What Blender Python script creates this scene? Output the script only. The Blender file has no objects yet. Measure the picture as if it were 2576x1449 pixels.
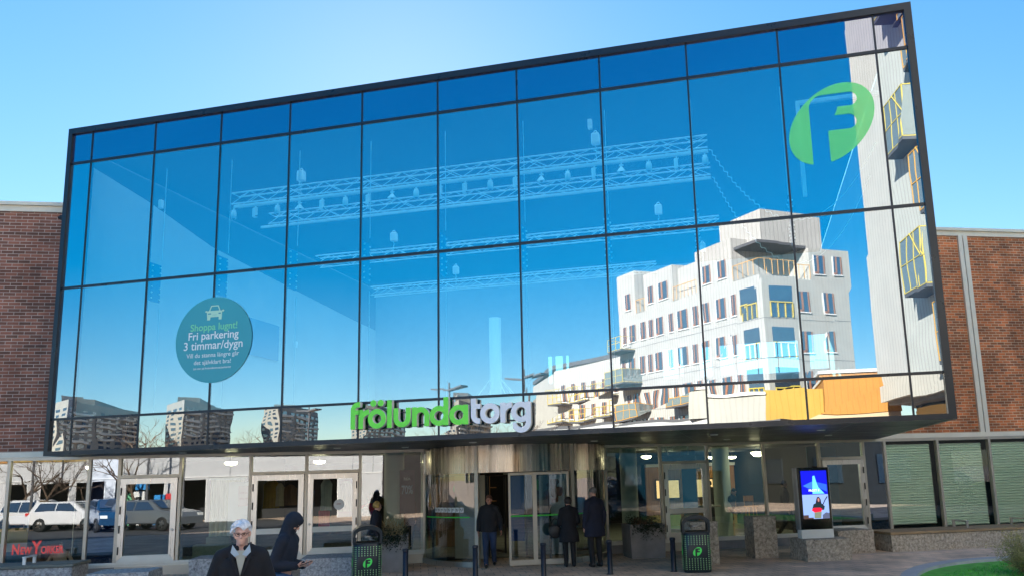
import bpy, math, random
import numpy as np
from mathutils import Matrix, Vector, noise as mnoise
R = math.radians
random.seed(7)
SC = bpy.context.scene
COL = SC.collection

# ------------------------------------------------------------------ camera
cam_d = bpy.data.cameras.new("camera")
cam_d.sensor_width = 36
cam_d.lens = 2002.36 * 36 / 2576
cam_d.shift_x = -110.3 / 2576
cam_d.shift_y = 132.4 / 2576
cam_d.clip_start, cam_d.clip_end = 0.1, 3000
cam = bpy.data.objects.new("camera", cam_d)
COL.objects.link(cam)
PITCH, YAW, ROLL = 0.169059, -0.231092, -0.028732
_f = Vector((math.sin(YAW) * math.cos(PITCH), math.cos(YAW) * math.cos(PITCH), math.sin(PITCH)))
_r = Vector((math.cos(YAW), -math.sin(YAW), 0)); _u = _r.cross(_f)
_r2 = math.cos(ROLL) * _r + math.sin(ROLL) * _u; _u2 = -math.sin(ROLL) * _r + math.cos(ROLL) * _u
_m = Matrix((_r2, _u2, -_f)).transposed().to_4x4(); _m.translation = (6.0967, -15.2834, 2.05)
cam.matrix_world = _m
SC.camera = cam

# ------------------------------------------------------------------ sky, sun, exposure
SUN_AZ = R(-24)      # measured from +Y towards +X: the sun stands behind the building, to the left
SUN_EL = R(27)
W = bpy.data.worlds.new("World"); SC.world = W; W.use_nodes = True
wn = W.node_tree; wn.nodes.clear()
sky = wn.nodes.new("ShaderNodeTexSky"); sky.sky_type = 'NISHITA'; sky.sun_disc = False
sky.sun_elevation = SUN_EL; sky.sun_rotation = SUN_AZ
sky.air_density = 1.0; sky.dust_density = 0.05; sky.ozone_density = 3.0
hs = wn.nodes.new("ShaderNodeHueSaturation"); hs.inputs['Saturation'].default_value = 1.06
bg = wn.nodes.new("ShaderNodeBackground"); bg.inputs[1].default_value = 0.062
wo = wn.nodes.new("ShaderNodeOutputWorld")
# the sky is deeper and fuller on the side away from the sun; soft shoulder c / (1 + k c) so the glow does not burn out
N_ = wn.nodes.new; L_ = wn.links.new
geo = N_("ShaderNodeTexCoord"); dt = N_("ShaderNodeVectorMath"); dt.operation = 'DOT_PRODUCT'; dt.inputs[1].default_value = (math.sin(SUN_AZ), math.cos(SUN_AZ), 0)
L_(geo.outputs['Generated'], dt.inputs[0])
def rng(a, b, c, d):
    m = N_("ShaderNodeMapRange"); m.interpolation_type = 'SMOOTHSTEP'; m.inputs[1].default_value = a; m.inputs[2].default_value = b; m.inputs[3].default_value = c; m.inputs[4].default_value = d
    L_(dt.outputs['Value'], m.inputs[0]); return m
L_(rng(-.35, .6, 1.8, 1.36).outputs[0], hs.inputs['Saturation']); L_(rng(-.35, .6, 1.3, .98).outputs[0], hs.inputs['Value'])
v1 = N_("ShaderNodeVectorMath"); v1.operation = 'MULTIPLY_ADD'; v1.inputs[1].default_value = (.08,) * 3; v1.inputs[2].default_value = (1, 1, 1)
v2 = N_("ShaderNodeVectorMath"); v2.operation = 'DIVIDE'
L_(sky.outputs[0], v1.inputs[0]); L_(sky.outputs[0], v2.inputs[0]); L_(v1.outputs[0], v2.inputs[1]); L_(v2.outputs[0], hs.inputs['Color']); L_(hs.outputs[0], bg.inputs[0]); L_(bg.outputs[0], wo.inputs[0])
sun_d = bpy.data.lights.new("sun", 'SUN'); sun_d.energy = 3.8; sun_d.angle = R(0.5); sun_d.color = (1.0, 0.93, 0.82)
sun = bpy.data.objects.new("sun", sun_d); COL.objects.link(sun)
SUNV = Vector((math.sin(SUN_AZ) * math.cos(SUN_EL), math.cos(SUN_AZ) * math.cos(SUN_EL), math.sin(SUN_EL)))
sun.rotation_euler = SUNV.to_track_quat('Z', 'Y').to_euler()
sun.location = SUNV * 200
vs = SC.view_settings
SC.display_settings.display_device = 'sRGB'
vs.view_transform = 'Standard'; vs.look = 'None'; vs.exposure = 2.35; vs.gamma = 1; vs.use_curve_mapping = False
SC.render.engine = 'CYCLES'
SC.cycles.use_denoising = True
SC.cycles.max_bounces = 10; SC.cycles.transparent_max_bounces = 14
SC.cycles.glossy_bounces = 5; SC.cycles.diffuse_bounces = 4
SC.cycles.sample_clamp_indirect = 6; SC.cycles.caustics_reflective = False; SC.cycles.caustics_refractive = False

# ------------------------------------------------------------------ materials
def _nt(name):
    m = bpy.data.materials.new(name); m.use_nodes = True
    nt = m.node_tree; nt.nodes.clear()
    out = nt.nodes.new("ShaderNodeOutputMaterial")
    return m, nt, out
def mat(name, col, rough=0.6, metal=0.0, var=0.0, vscale=3.0, bump=0.0, bscale=40.0, spec=0.5, emit=None, estr=1.0, stretch=(1, 1, 1), rvar=0.0, col2=None):
    m, nt, out = _nt(name); N = nt.nodes.new; L = nt.links.new
    b = N("ShaderNodeBsdfPrincipled"); L(b.outputs[0], out.inputs[0])
    b.inputs['Base Color'].default_value = (*col, 1); b.inputs['Roughness'].default_value = rough
    b.inputs['Metallic'].default_value = metal; b.inputs['Specular IOR Level'].default_value = spec
    if emit: b.inputs['Emission Color'].default_value = (*emit, 1); b.inputs['Emission Strength'].default_value = estr
    if var or bump or rvar:
        tc = N("ShaderNodeTexCoord"); mp = N("ShaderNodeMapping"); mp.inputs['Scale'].default_value = stretch
        L(tc.outputs['Object'], mp.inputs[0])
    if var or rvar:
        n = N("ShaderNodeTexNoise"); n.inputs['Scale'].default_value = vscale; n.inputs['Detail'].default_value = 6; n.inputs['Roughness'].default_value = 0.65
        L(mp.outputs[0], n.inputs[0])
    if var:
        mx = N("ShaderNodeMix"); mx.data_type = 'RGBA'
        c2 = col2 or tuple(min(1, c * (1 + var)) for c in col); c1 = tuple(c * (1 - var) for c in col) if not col2 else col
        mr = N("ShaderNodeMapRange"); mr.inputs[1].default_value = 0.3; mr.inputs[2].default_value = 0.7; L(n.outputs[0], mr.inputs[0])
        mx.inputs[6].default_value = (*c1, 1); mx.inputs[7].default_value = (*c2, 1)
        L(mr.outputs[0], mx.inputs[0]); L(mx.outputs[2], b.inputs['Base Color'])
    if rvar:
        mr2 = N("ShaderNodeMapRange"); mr2.inputs[1].default_value = 0.3; mr2.inputs[2].default_value = 0.7
        mr2.inputs[3].default_value = max(0.02, rough - rvar); mr2.inputs[4].default_value = rough + rvar
        L(n.outputs[0], mr2.inputs[0]); L(mr2.outputs[0], b.inputs['Roughness'])
    if bump:
        n2 = N("ShaderNodeTexNoise"); n2.inputs['Scale'].default_value = bscale; n2.inputs['Detail'].default_value = 5
        L(mp.outputs[0], n2.inputs[0])
        bp = N("ShaderNodeBump"); bp.inputs['Strength'].default_value = 1.0; bp.inputs['Distance'].default_value = bump
        L(n2.outputs[0], bp.inputs['Height']); L(bp.outputs[0], b.inputs['Normal'])
    return m
def emis(name, col, s):
    m, nt, out = _nt(name); e = nt.nodes.new("ShaderNodeEmission"); e.inputs[0].default_value = (*col, 1); e.inputs[1].default_value = s
    nt.links.new(e.outputs[0], out.inputs[0]); return m
def glass(name, refl, tint, fac, wob=0.0004, wscale=0.9, fine=0.00002, rgain=0.5):
    """thin coated pane: coloured mirror over coloured see-through, slightly wavy"""
    m, nt, out = _nt(name); N = nt.nodes.new; L = nt.links.new
    g = N("ShaderNodeBsdfGlossy"); g.inputs['Roughness'].default_value = 0.0; g.inputs['Color'].default_value = (*refl, 1)
    t = N("ShaderNodeBsdfTransparent"); t.inputs['Color'].default_value = (*tint, 1)
    mx = N("ShaderNodeMixShader")
    fr = N("ShaderNodeFresnel"); fr.inputs[0].default_value = 1.5
    mr = N("ShaderNodeMath"); mr.operation = 'MULTIPLY_ADD'; mr.inputs[1].default_value = rgain; mr.inputs[2].default_value = fac; mr.use_clamp = True
    L(fr.outputs[0], mr.inputs[0]); L(mr.outputs[0], mx.inputs[0]); L(t.outputs[0], mx.inputs[1]); L(g.outputs[0], mx.inputs[2]); L(mx.outputs[0], out.inputs[0])
    _wobble(nt, g, wob, wscale, fine)
    return m
def _wobble(nt, g, wob, wscale, fine):
    N = nt.nodes.new; L = nt.links.new
    tc = N("ShaderNodeTexCoord"); oi = N("ShaderNodeObjectInfo")
    ad = N("ShaderNodeVectorMath"); ad.operation = 'ADD'
    sc_ = N("ShaderNodeVectorMath"); sc_.operation = 'SCALE'; sc_.inputs[0].default_value = (37, 53, 71); L(oi.outputs['Random'], sc_.inputs['Scale'])
    L(tc.outputs['Object'], ad.inputs[0]); L(sc_.outputs[0], ad.inputs[1])
    n = N("ShaderNodeTexNoise"); n.inputs['Scale'].default_value = wscale; n.inputs['Detail'].default_value = 1.0; L(ad.outputs[0], n.inputs[0])
    bp = N("ShaderNodeBump"); bp.inputs['Strength'].default_value = 1; bp.inputs['Distance'].default_value = wob; L(n.outputs[0], bp.inputs['Height'])
    L(bp.outputs[0], g.inputs['Normal'])
def spandrel(name, refl, base, fac, wob, wscale):
    m, nt, out = _nt(name); N = nt.nodes.new; L = nt.links.new
    g = N("ShaderNodeBsdfGlossy"); g.inputs['Roughness'].default_value = 0.0; g.inputs['Color'].default_value = (*refl, 1)
    d = N("ShaderNodeBsdfDiffuse"); d.inputs['Color'].default_value = (*base, 1)
    mx = N("ShaderNodeMixShader"); mx.inputs[0].default_value = fac
    L(d.outputs[0], mx.inputs[1]); L(g.outputs[0], mx.inputs[2]); L(mx.outputs[0], out.inputs[0])
    _wobble(nt, g, wob, wscale, wob * 0.012)
    return m
def brickmat(name, c1, c2, mort, bw=.24, rh=.0815, ms=.0075, var=.3):
    m, nt, out = _nt(name); N = nt.nodes.new; L = nt.links.new
    b = N("ShaderNodeBsdfPrincipled"); b.inputs['Roughness'].default_value = .85; L(b.outputs[0], out.inputs[0])
    uv = N("ShaderNodeTexCoord"); br = N("ShaderNodeTexBrick"); L(uv.outputs['UV'], br.inputs[0])
    br.inputs['Scale'].default_value = 1; br.inputs['Brick Width'].default_value = bw; br.inputs['Row Height'].default_value = rh
    br.inputs['Mortar Size'].default_value = ms; br.inputs['Mortar Smooth'].default_value = .15; br.inputs['Bias'].default_value = 0.0
    br.inputs['Color1'].default_value = (*c1, 1); br.inputs['Color2'].default_value = (*c2, 1); br.inputs['Mortar'].default_value = (*mort, 1)
    br.offset = .5; br.offset_frequency = 2
    n = N("ShaderNodeTexNoise"); n.inputs['Scale'].default_value = 1.3; n.inputs['Detail'].default_value = 8; L(uv.outputs['UV'], n.inputs[0])
    hv = N("ShaderNodeHueSaturation"); mr = N("ShaderNodeMapRange"); mr.inputs[1].default_value = .3; mr.inputs[2].default_value = .7; mr.inputs[3].default_value = 1 - var; mr.inputs[4].default_value = 1 + var
    L(n.outputs[0], mr.inputs[0]); L(mr.outputs[0], hv.inputs['Value']); L(br.outputs[0], hv.inputs['Color']); L(hv.outputs[0], b.inputs['Base Color'])
    ms_ = N("ShaderNodeMapping"); ms_.inputs['Scale'].default_value = (1.1, .10, 1); L(uv.outputs['UV'], ms_.inputs[0])
    n3 = N("ShaderNodeTexNoise"); n3.inputs['Scale'].default_value = 1.6; n3.inputs['Detail'].default_value = 6; L(ms_.outputs[0], n3.inputs[0])
    r3 = N("ShaderNodeMapRange"); r3.inputs[1].default_value = .35; r3.inputs[2].default_value = .65; r3.inputs[3].default_value = .74; r3.inputs[4].default_value = 1.12; L(n3.outputs[0], r3.inputs[0])
    mu = N("ShaderNodeMath"); mu.operation = 'MULTIPLY'; L(mr.outputs[0], mu.inputs[0]); L(r3.outputs[0], mu.inputs[1]); L(mu.outputs[0], hv.inputs['Value'])
    bp = N("ShaderNodeBump"); bp.inputs['Distance'].default_value = .006; bp.invert = True; L(br.outputs['Fac'], bp.inputs['Height']); L(bp.outputs[0], b.inputs['Normal'])
    return m
def stripes(name, c1, c2, period, duty=.15, axis=0, rough=.7, var=.06):
    """panel cladding: fine joints along one local axis"""
    m, nt, out = _nt(name); N = nt.nodes.new; L = nt.links.new
    b = N("ShaderNodeBsdfPrincipled"); b.inputs['Roughness'].default_value = rough; L(b.outputs[0], out.inputs[0])
    tc = N("ShaderNodeTexCoord"); sp = N("ShaderNodeSeparateXYZ"); L(tc.outputs['UV'], sp.inputs[0])
    md = N("ShaderNodeMath"); md.operation = 'PINGPONG'; md.inputs[1].default_value = period / 2; L(sp.outputs[axis], md.inputs[0])
    lt = N("ShaderNodeMath"); lt.operation = 'LESS_THAN'; lt.inputs[1].default_value = period * duty / 2; L(md.outputs[0], lt.inputs[0])
    mx = N("ShaderNodeMix"); mx.data_type = 'RGBA'; mx.inputs[6].default_value = (*c1, 1); mx.inputs[7].default_value = (*c2, 1); L(lt.outputs[0], mx.inputs[0])
    n = N("ShaderNodeTexNoise"); n.inputs['Scale'].default_value = .8; n.inputs['Detail'].default_value = 4; L(tc.outputs['UV'], n.inputs[0])
    hv = N("ShaderNodeHueSaturation"); mr = N("ShaderNodeMapRange"); mr.inputs[1].default_value = .3; mr.inputs[2].default_value = .7; mr.inputs[3].default_value = 1 - var; mr.inputs[4].default_value = 1 + var
    L(n.outputs[0], mr.inputs[0]); L(mr.outputs[0], hv.inputs['Value']); L(mx.outputs[2], hv.inputs['Color']); L(hv.outputs[0], b.inputs['Base Color'])
    return m

M = {}
M['frame'] = mat('dark_anodised_frame', (.030, .034, .042), .32, .5, rvar=.08, vscale=2)
M['soffit'] = mat('dark_soffit_panel', (.028, .031, .036), .42, .0, rvar=.1, vscale=1.5)
M['steel'] = mat('brushed_steel', (.62, .59, .55), .34, 1.0, var=.12, vscale=30, stretch=(1, 1, .05), rvar=.1)
M['steel_drum'] = mat('streaked_steel_drum', (.32, .285, .24), .22, 1.0, var=.8, vscale=13, stretch=(1, 1, .02), rvar=.12)
M['alu_light'] = mat('pale_aluminium', (.50, .46, .39), .38, .45, var=.06, vscale=2)
M['alu_white'] = mat('white_aluminium', (.72, .70, .63), .5, .1, var=.06, vscale=2)
M['coping'] = mat('cream_painted_trim', (.76, .71, .60), .6, var=.1, vscale=1.3)
M['brick_r'] = brickmat('brick_warm_bounce', (.68, .20, .065), (.24, .09, .042), (.64, .48, .33))  # same brick, warm bounce light painted into the right wall's colour
M['brick_l'] = brickmat('brick_in_shade', (.36, .135, .085), (.14, .065, .045), (.50, .39, .33), bw=.27)  # same brick, shade painted into the left wall's colour
M['glass_box'] = glass('blue_coated_glass', (.86, .91, .98), (.40, .92, 1.0), .41, wob=.0015, wscale=.6, fine=.00001, rgain=.35)
M['glass_top'] = spandrel('blue_spandrel_glass_top', (.80, .84, .98), (.006, .02, .10), .34, .0007, .9)
M['glass_low'] = spandrel('spandrel_glass_low', (.74, .78, .78), (.006, .014, .03), .56, .0012, 1.5)
M['glass_edge'] = spandrel('spandrel_glass_edge', (.80, .90, .95), (.01, .07, .14), .46, .0022, .9)
M['glass_shop'] = glass('clear_shop_glass', (.93, .97, 1.0), (.78, .90, .85), .15, wob=.0006, wscale=1.0, rgain=1.2)
M['glass_clear'] = glass('clear_display_glass', (.93, .97, 1.0), (.93, .98, .95), .07, wob=.0005, wscale=1.0, rgain=1.0)
M['glass_shop_blue'] = glass('tinted_door_glass', (.85, .95, 1.0), (.45, .66, .70), .30, wob=.0006, wscale=1.0)
M['glass_drum'] = glass('revolving_door_glass', (.95, .97, 1.0), (.70, .78, .74), .14, wob=.0008, wscale=1.4)
M['panel_dark'] = spandrel('dark_blue_panel', (.75, .85, 1.0), (.004, .012, .03), .35, .001, 1)
M['black'] = mat('black_painted', (.012, .012, .014), .5)
M['rubber'] = mat('black_rubber', (.015, .015, .015), .8)
M['white'] = mat('white_paint', (.78, .78, .76), .5, var=.04)
M['int_wall'] = mat('white_plaster_wall', (.42, .44, .45), .8, var=.04, vscale=.6)
M['int_ceil'] = mat('grey_ceiling', (.20, .23, .26), .8, var=.1, vscale=.5)
M['opal'] = None
M['int_floor'] = mat('polished_floor', (.34, .37, .33), .22, var=.2, vscale=1.2)
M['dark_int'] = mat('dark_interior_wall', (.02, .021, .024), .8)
M['truss'] = mat('white_truss_paint', (.80, .82, .84), .4)
M['ltgreen'] = mat('pale_green_column_paint', (.50, .60, .55), .5, var=.05)
M['lampwarm'] = emis('lit_warm_lamp', (1.0, .72, .38), 3)
M['lampwhite'] = emis('lit_white_lamp', (1.0, .84, .52), 9)
M['wood_warm'] = mat('warm_oak_panelling', (.50, .24, .08), .5, var=.25, vscale=3, stretch=(6, 6, .5))
M['concrete'] = mat('grey_concrete', (.24, .23, .225), .85, var=.2, vscale=2.2, bump=.003, bscale=60)
def granite(name, c, c2, b=.035):
    m, nt, out = _nt(name); N = nt.nodes.new; L = nt.links.new
    bs = N("ShaderNodeBsdfPrincipled"); bs.inputs['Roughness'].default_value = .8; L(bs.outputs[0], out.inputs[0])
    tc = N("ShaderNodeTexCoord"); n = N("ShaderNodeTexNoise"); n.inputs['Scale'].default_value = 16; n.inputs['Detail'].default_value = 9; n.inputs['Roughness'].default_value = .8; L(tc.outputs['Object'], n.inputs[0])
    cr = N("ShaderNodeValToRGB"); L(n.outputs[0], cr.inputs[0])
    cr.color_ramp.elements[0].position = .36; cr.color_ramp.elements[0].color = (*[v * .35 for v in c], 1)
    cr.color_ramp.elements[1].position = .62; cr.color_ramp.elements[1].color = (*c2, 1)
    e = cr.color_ramp.elements.new(.5); e.color = (*c, 1); L(cr.outputs[0], bs.inputs['Base Color'])
    n2 = N("ShaderNodeTexNoise"); n2.inputs['Scale'].default_value = 7; n2.inputs['Detail'].default_value = 8; n2.inputs['Roughness'].default_value = .7; L(tc.outputs['Object'], n2.inputs[0])
    bp = N("ShaderNodeBump"); bp.inputs['Distance'].default_value = b; L(n2.outputs[0], bp.inputs['Height']); L(bp.outputs[0], bs.inputs['Normal'])
    return m
M['granite'] = granite('granite_warm_bounce', (.40, .35, .29), (.62, .55, .46))  # warm bounce light painted into the right-hand stones
M['granite_cool'] = granite('granite_cool_shade', (.34, .34, .35), (.54, .54, .55))  # bluish shade painted into the left-hand stones
M['green'] = mat('sign_green_face', (.20, .93, .07), .35)
M['cream'] = mat('sign_cream_side', (.88, .84, .76), .45)
M['signwhite'] = mat('sign_white_face', (.90, .90, .95), .4)

# ------------------------------------------------------------------ mesh helpers
class MB:
    """collects shapes; build() links them as ONE mesh object"""
    def __init__(s): s.v = []; s.f = []; s.sm = []; s.mi = []; s.cur = 0; s.T = None
    def add(s, vs, fs, smooth=False):
        o = len(s.v)
        for p in vs:
            p = Vector(p); s.v.append(s.T @ p if s.T else p)
        for f in fs: s.f.append([i + o for i in f]); s.sm.append(smooth); s.mi.append(s.cur)
        return s
    def box(s, a, b):
        x0, y0, z0 = [min(p, q) for p, q in zip(a, b)]; x1, y1, z1 = [max(p, q) for p, q in zip(a, b)]
        return s.add([(x0, y0, z0), (x1, y0, z0), (x1, y1, z0), (x0, y1, z0), (x0, y0, z1), (x1, y0, z1), (x1, y1, z1), (x0, y1, z1)],
                     [(0, 3, 2, 1), (4, 5, 6, 7), (0, 1, 5, 4), (1, 2, 6, 5), (2, 3, 7, 6), (3, 0, 4, 7)])
    def cbox(s, c, d, rot=None):
        h = [q / 2 for q in d]; pts = []
        for sx, sy, sz in ((-1, -1, -1), (1, -1, -1), (1, 1, -1), (-1, 1, -1), (-1, -1, 1), (1, -1, 1), (1, 1, 1), (-1, 1, 1)):
            p = Vector((sx * h[0], sy * h[1], sz * h[2]))
            if rot is not None: p = rot @ p
            pts.append(p + Vector(c))
        return s.add(pts, [(0, 3, 2, 1), (4, 5, 6, 7), (0, 1, 5, 4), (1, 2, 6, 5), (2, 3, 7, 6), (3, 0, 4, 7)])
    def bbox(s, a, b, r=.01):
        """box with chamfered vertical and top edges"""
        x0, y0, z0 = [min(p, q) for p, q in zip(a, b)]; x1, y1, z1 = [max(p, q) for p, q in zip(a, b)]
        def ring(z, k): return [(x0 + k, y0 + r, z), (x0 + r, y0 + k, z), (x1 - r, y0 + k, z), (x1 - k, y0 + r, z), (x1 - k, y1 - r, z), (x1 - r, y1 - k, z), (x0 + r, y1 - k, z), (x0 + k, y1 - r, z)]
        vs = ring(z0, 0) + ring(z1 - r, 0) + ring(z1, r * .7)
        fs = [(7, 6, 5, 4, 3, 2, 1, 0), tuple(range(16, 24))]
        for k in (0, 8):
            for i in range(8): fs.append((k + i, k + (i + 1) % 8, k + 8 + (i + 1) % 8, k + 8 + i))
        return s.add(vs, fs)
    def tube(s, p0, p1, r0, r1=None, n=8, caps=True):
        r1 = r0 if r1 is None else r1; p0 = Vector(p0); p1 = Vector(p1); d = (p1 - p0)
        if d.length < 1e-6: return s
        d.normalize(); a = d.orthogonal().normalized(); b = d.cross(a)
        vs = []
        for p, r in ((p0, r0), (p1, r1)):
            for i in range(n):
                t = 2 * math.pi * i / n; vs.append(p + (a * math.cos(t) + b * math.sin(t)) * r)
        s.add(vs, [(i, (i + 1) % n, n + (i + 1) % n, n + i) for i in range(n)], n > 5)
        if caps: s.add(vs, [tuple(range(n - 1, -1, -1)), tuple(range(n, 2 * n))])
        return s
    def path(s, pts, r, n=6):
        for i in range(len(pts) - 1):
            ra = r[i] if isinstance(r, (list, tuple)) else r; rb = r[i + 1] if isinstance(r, (list, tuple)) else r
            s.tube(pts[i], pts[i + 1], ra, rb, n, caps=(i == 0 or i == len(pts) - 2))
        return s
    def lathe(s, prof, c=(0, 0, 0), n=24, a0=0, a1=2 * math.pi, smooth=True, sy=1.0):
        full = abs(a1 - a0 - 2 * math.pi) < 1e-6; k = n if full else n + 1; vs = []
        for r, z in prof:
            for i in range(k):
                t = a0 + (a1 - a0) * i / n; vs.append((c[0] + r * math.cos(t), c[1] + sy * r * math.sin(t), c[2] + z))
        fs = []
        for j in range(len(prof) - 1):
            for i in range(n):
                i2 = (i + 1) % k; fs.append((j * k + i, j * k + i2, (j + 1) * k + i2, (j + 1) * k + i))
        return s.add(vs, fs, smooth)
    def ell(s, c, r, rot=None, n=14, m=9):
        vs = []; fs = []
        for j in range(m + 1):
            ph = math.pi * j / m
            for i in range(n):
                t = 2 * math.pi * i / n; p = Vector((r[0] * math.sin(ph) * math.cos(t), r[1] * math.sin(ph) * math.sin(t), r[2] * math.cos(ph)))
                if rot is not None: p = rot @ p
                vs.append(p + Vector(c))
        for j in range(m):
            for i in range(n): fs.append((j * n + i, (j + 1) * n + i, (j + 1) * n + (i + 1) % n, j * n + (i + 1) % n))
        return s.add(vs, fs, True)
    def cap(s, p0, p1, r0, r1, n=12):
        """rounded tapered limb"""
        p0 = Vector(p0); p1 = Vector(p1)
        s.tube(p0, p1, r0, r1, n, caps=True); s.ell(p0, (r0,) * 3, n=n, m=8); s.ell(p1, (r1,) * 3, n=n, m=8); return s
    def prism(s, poly, y0, y1, axis='y'):
        """polygon in (a,b) extruded along axis; y: (x,z), z: (x,y), x: (y,z)"""
        def P(a, b, t): return (a, t, b) if axis == 'y' else ((a, b, t) if axis == 'z' else (t, a, b))
        n = len(poly); vs = [P(a, b, y0) for a, b in poly] + [P(a, b, y1) for a, b in poly]
        return s.add(vs, [tuple(range(n)), tuple(range(2 * n - 1, n - 1, -1))] + [((i + 1) % n, i, n + i, n + (i + 1) % n) for i in range(n)])
    def build(s, name, m, parent=None, fix=False):
        me = bpy.data.meshes.new(name)
        me.from_pydata([tuple(p) for p in s.v], [], s.f)
        me.polygons.foreach_set('use_smooth', s.sm)
        ms = m if isinstance(m, (list, tuple)) else [m]
        for q in ms: me.materials.append(q)
        if len(ms) > 1: me.polygons.foreach_set('material_index', s.mi)
        uv = me.uv_layers.new(name='UVMap')
        inv = s.T.inverted() if s.T else None
        data = []
        for p in me.polygons:
            nrm = (inv.to_3x3() @ p.normal) if inv else p.normal
            ax = max(range(3), key=lambda k: abs(nrm[k]))
            for vi in p.vertices:
                co = me.vertices[vi].co
                if inv: co = inv @ co
                data += [co[1] if ax == 0 else co[0], co[1] if ax == 2 else co[2]]
        uv.data.foreach_set('uv', data)
        if fix:
            import bmesh
            bm = bmesh.new(); bm.from_mesh(me); bmesh.ops.recalc_face_normals(bm, faces=bm.faces); bm.to_mesh(me); bm.free()
        me.update()
        o = bpy.data.objects.new(name, me); COL.objects.link(o)
        if parent: o.parent = parent
        return o
def tag(o, label=None, cat=None, group=None, kind=None):
    if label: o['label'] = label
    if cat: o['category'] = cat
    if group: o['group'] = group
    if kind: o['kind'] = kind
    return o
def thing(name, label, cat, loc=(0, 0, 0), rz=0, group=None):
    o = bpy.data.objects.new(name, None); COL.objects.link(o); o.location = loc; o.rotation_euler = (0, 0, rz)
    o.empty_display_size = .2
    return tag(o, label, cat, group)
def dup(root, loc, rz=None, label=None, group=None, scale=None):
    def cp(o, par):
        c = o.copy(); COL.objects.link(c)
        if par: c.parent = par
        for ch in o.children: cp(ch, c)
        return c
    r = cp(root, None); r.location = loc
    if rz is not None: r.rotation_euler = (0, 0, rz)
    if label: r['label'] = label
    if group: r['group'] = group
    if scale: r.scale = scale
    return r
def evaluated(o):
    """replace a modified / curve object by the mesh it evaluates to"""
    dg = bpy.context.evaluated_depsgraph_get(); dg.update()
    return bpy.data.meshes.new_from_object(o.evaluated_get(dg))

# shop plane frame: s along the mall front, y into the building, z up
TH = 0.40592
OS = Vector((0, 5.1661, 0))
TS = Matrix.Translation(OS) @ Matrix.Rotation(TH, 4, 'Z')
def SP(s, n, z=0): return TS @ Vector((s, -n, z))      # n = distance in front of the shop plane

_m, _n, _o = _nt('added_opal_roof')
_t = _n.nodes.new("ShaderNodeBsdfTranslucent"); _t.inputs[0].default_value = (.8, .85, .9, 1); _n.links.new(_t.outputs[0], _o.inputs[0]); M['opal'] = _m
_m, _n, _o = _nt('dim_fabric_ceiling')
_t = _n.nodes.new("ShaderNodeBsdfTranslucent"); _t.inputs[0].default_value = (.12, .17, .22, 1); _n.links.new(_t.outputs[0], _o.inputs[0]); M['opal_dim'] = _m
# ------------------------------------------------------------------ ground
def pavemat():
    m, nt, out = _nt('concrete_pavers'); N = nt.nodes.new; L = nt.links.new
    b = N("ShaderNodeBsdfPrincipled"); b.inputs['Roughness'].default_value = .75; L(b.outputs[0], out.inputs[0])
    tc = N("ShaderNodeTexCoord"); mp = N("ShaderNodeMapping"); mp.inputs['Rotation'].default_value = (0, 0, -TH); L(tc.outputs['Object'], mp.inputs[0])
    br = N("ShaderNodeTexBrick"); L(mp.outputs[0], br.inputs[0]); br.inputs['Scale'].default_value = 1
    br.inputs['Brick Width'].default_value = .35; br.inputs['Row Height'].default_value = .35; br.inputs['Mortar Size'].default_value = .006
    br.inputs['Color1'].default_value = (.78, .57, .42, 1); br.inputs['Color2'].default_value = (.64, .475, .36, 1); br.inputs['Mortar'].default_value = (.14, .125, .115, 1)
    n = N("ShaderNodeTexNoise"); n.inputs['Scale'].default_value = 1.1; n.inputs['Detail'].default_value = 9; L(mp.outputs[0], n.inputs[0])
    hv = N("ShaderNodeHueSaturation"); mr = N("ShaderNodeMapRange"); mr.inputs[1].default_value = .3; mr.inputs[2].default_value = .7; mr.inputs[3].default_value = .68; mr.inputs[4].default_value = 1.3
    L(n.outputs[0], mr.inputs[0]); L(mr.outputs[0], hv.inputs['Value']); L(br.outputs[0], hv.inputs['Color']); L(hv.outputs[0], b.inputs['Base Color'])
    bp = N("ShaderNodeBump"); bp.inputs['Distance'].default_value = .004; bp.invert = True; L(br.outputs['Fac'], bp.inputs['Height'])
    n2 = N("ShaderNodeTexNoise"); n2.inputs['Scale'].default_value = 90; L(mp.outputs[0], n2.inputs[0]); bp2 = N("ShaderNodeBump"); bp2.inputs['Distance'].default_value = .002
    L(n2.outputs[0], bp2.inputs['Height']); L(bp.outputs[0], bp2.inputs['Normal']); L(bp2.outputs[0], b.inputs['Normal'])
    return m
M['pave'] = pavemat()
M['asphalt'] = mat('asphalt', (.055, .056, .06), .8, var=.25, vscale=.7, bump=.003, bscale=50)
g = MB(); g.add([(-900, -900, 0), (900, -900, 0), (900, 900, 0), (-900, 900, 0)], [(0, 1, 2, 3)]); tag(g.build('ground', M['pave']), kind='structure')
g = MB(); g.add([(-200, -29, .004), (2, -29, .004), (2, -17, .004), (-200, -17, .004)], [(0, 1, 2, 3)]); tag(g.build('road', M['asphalt']), kind='structure')
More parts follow.
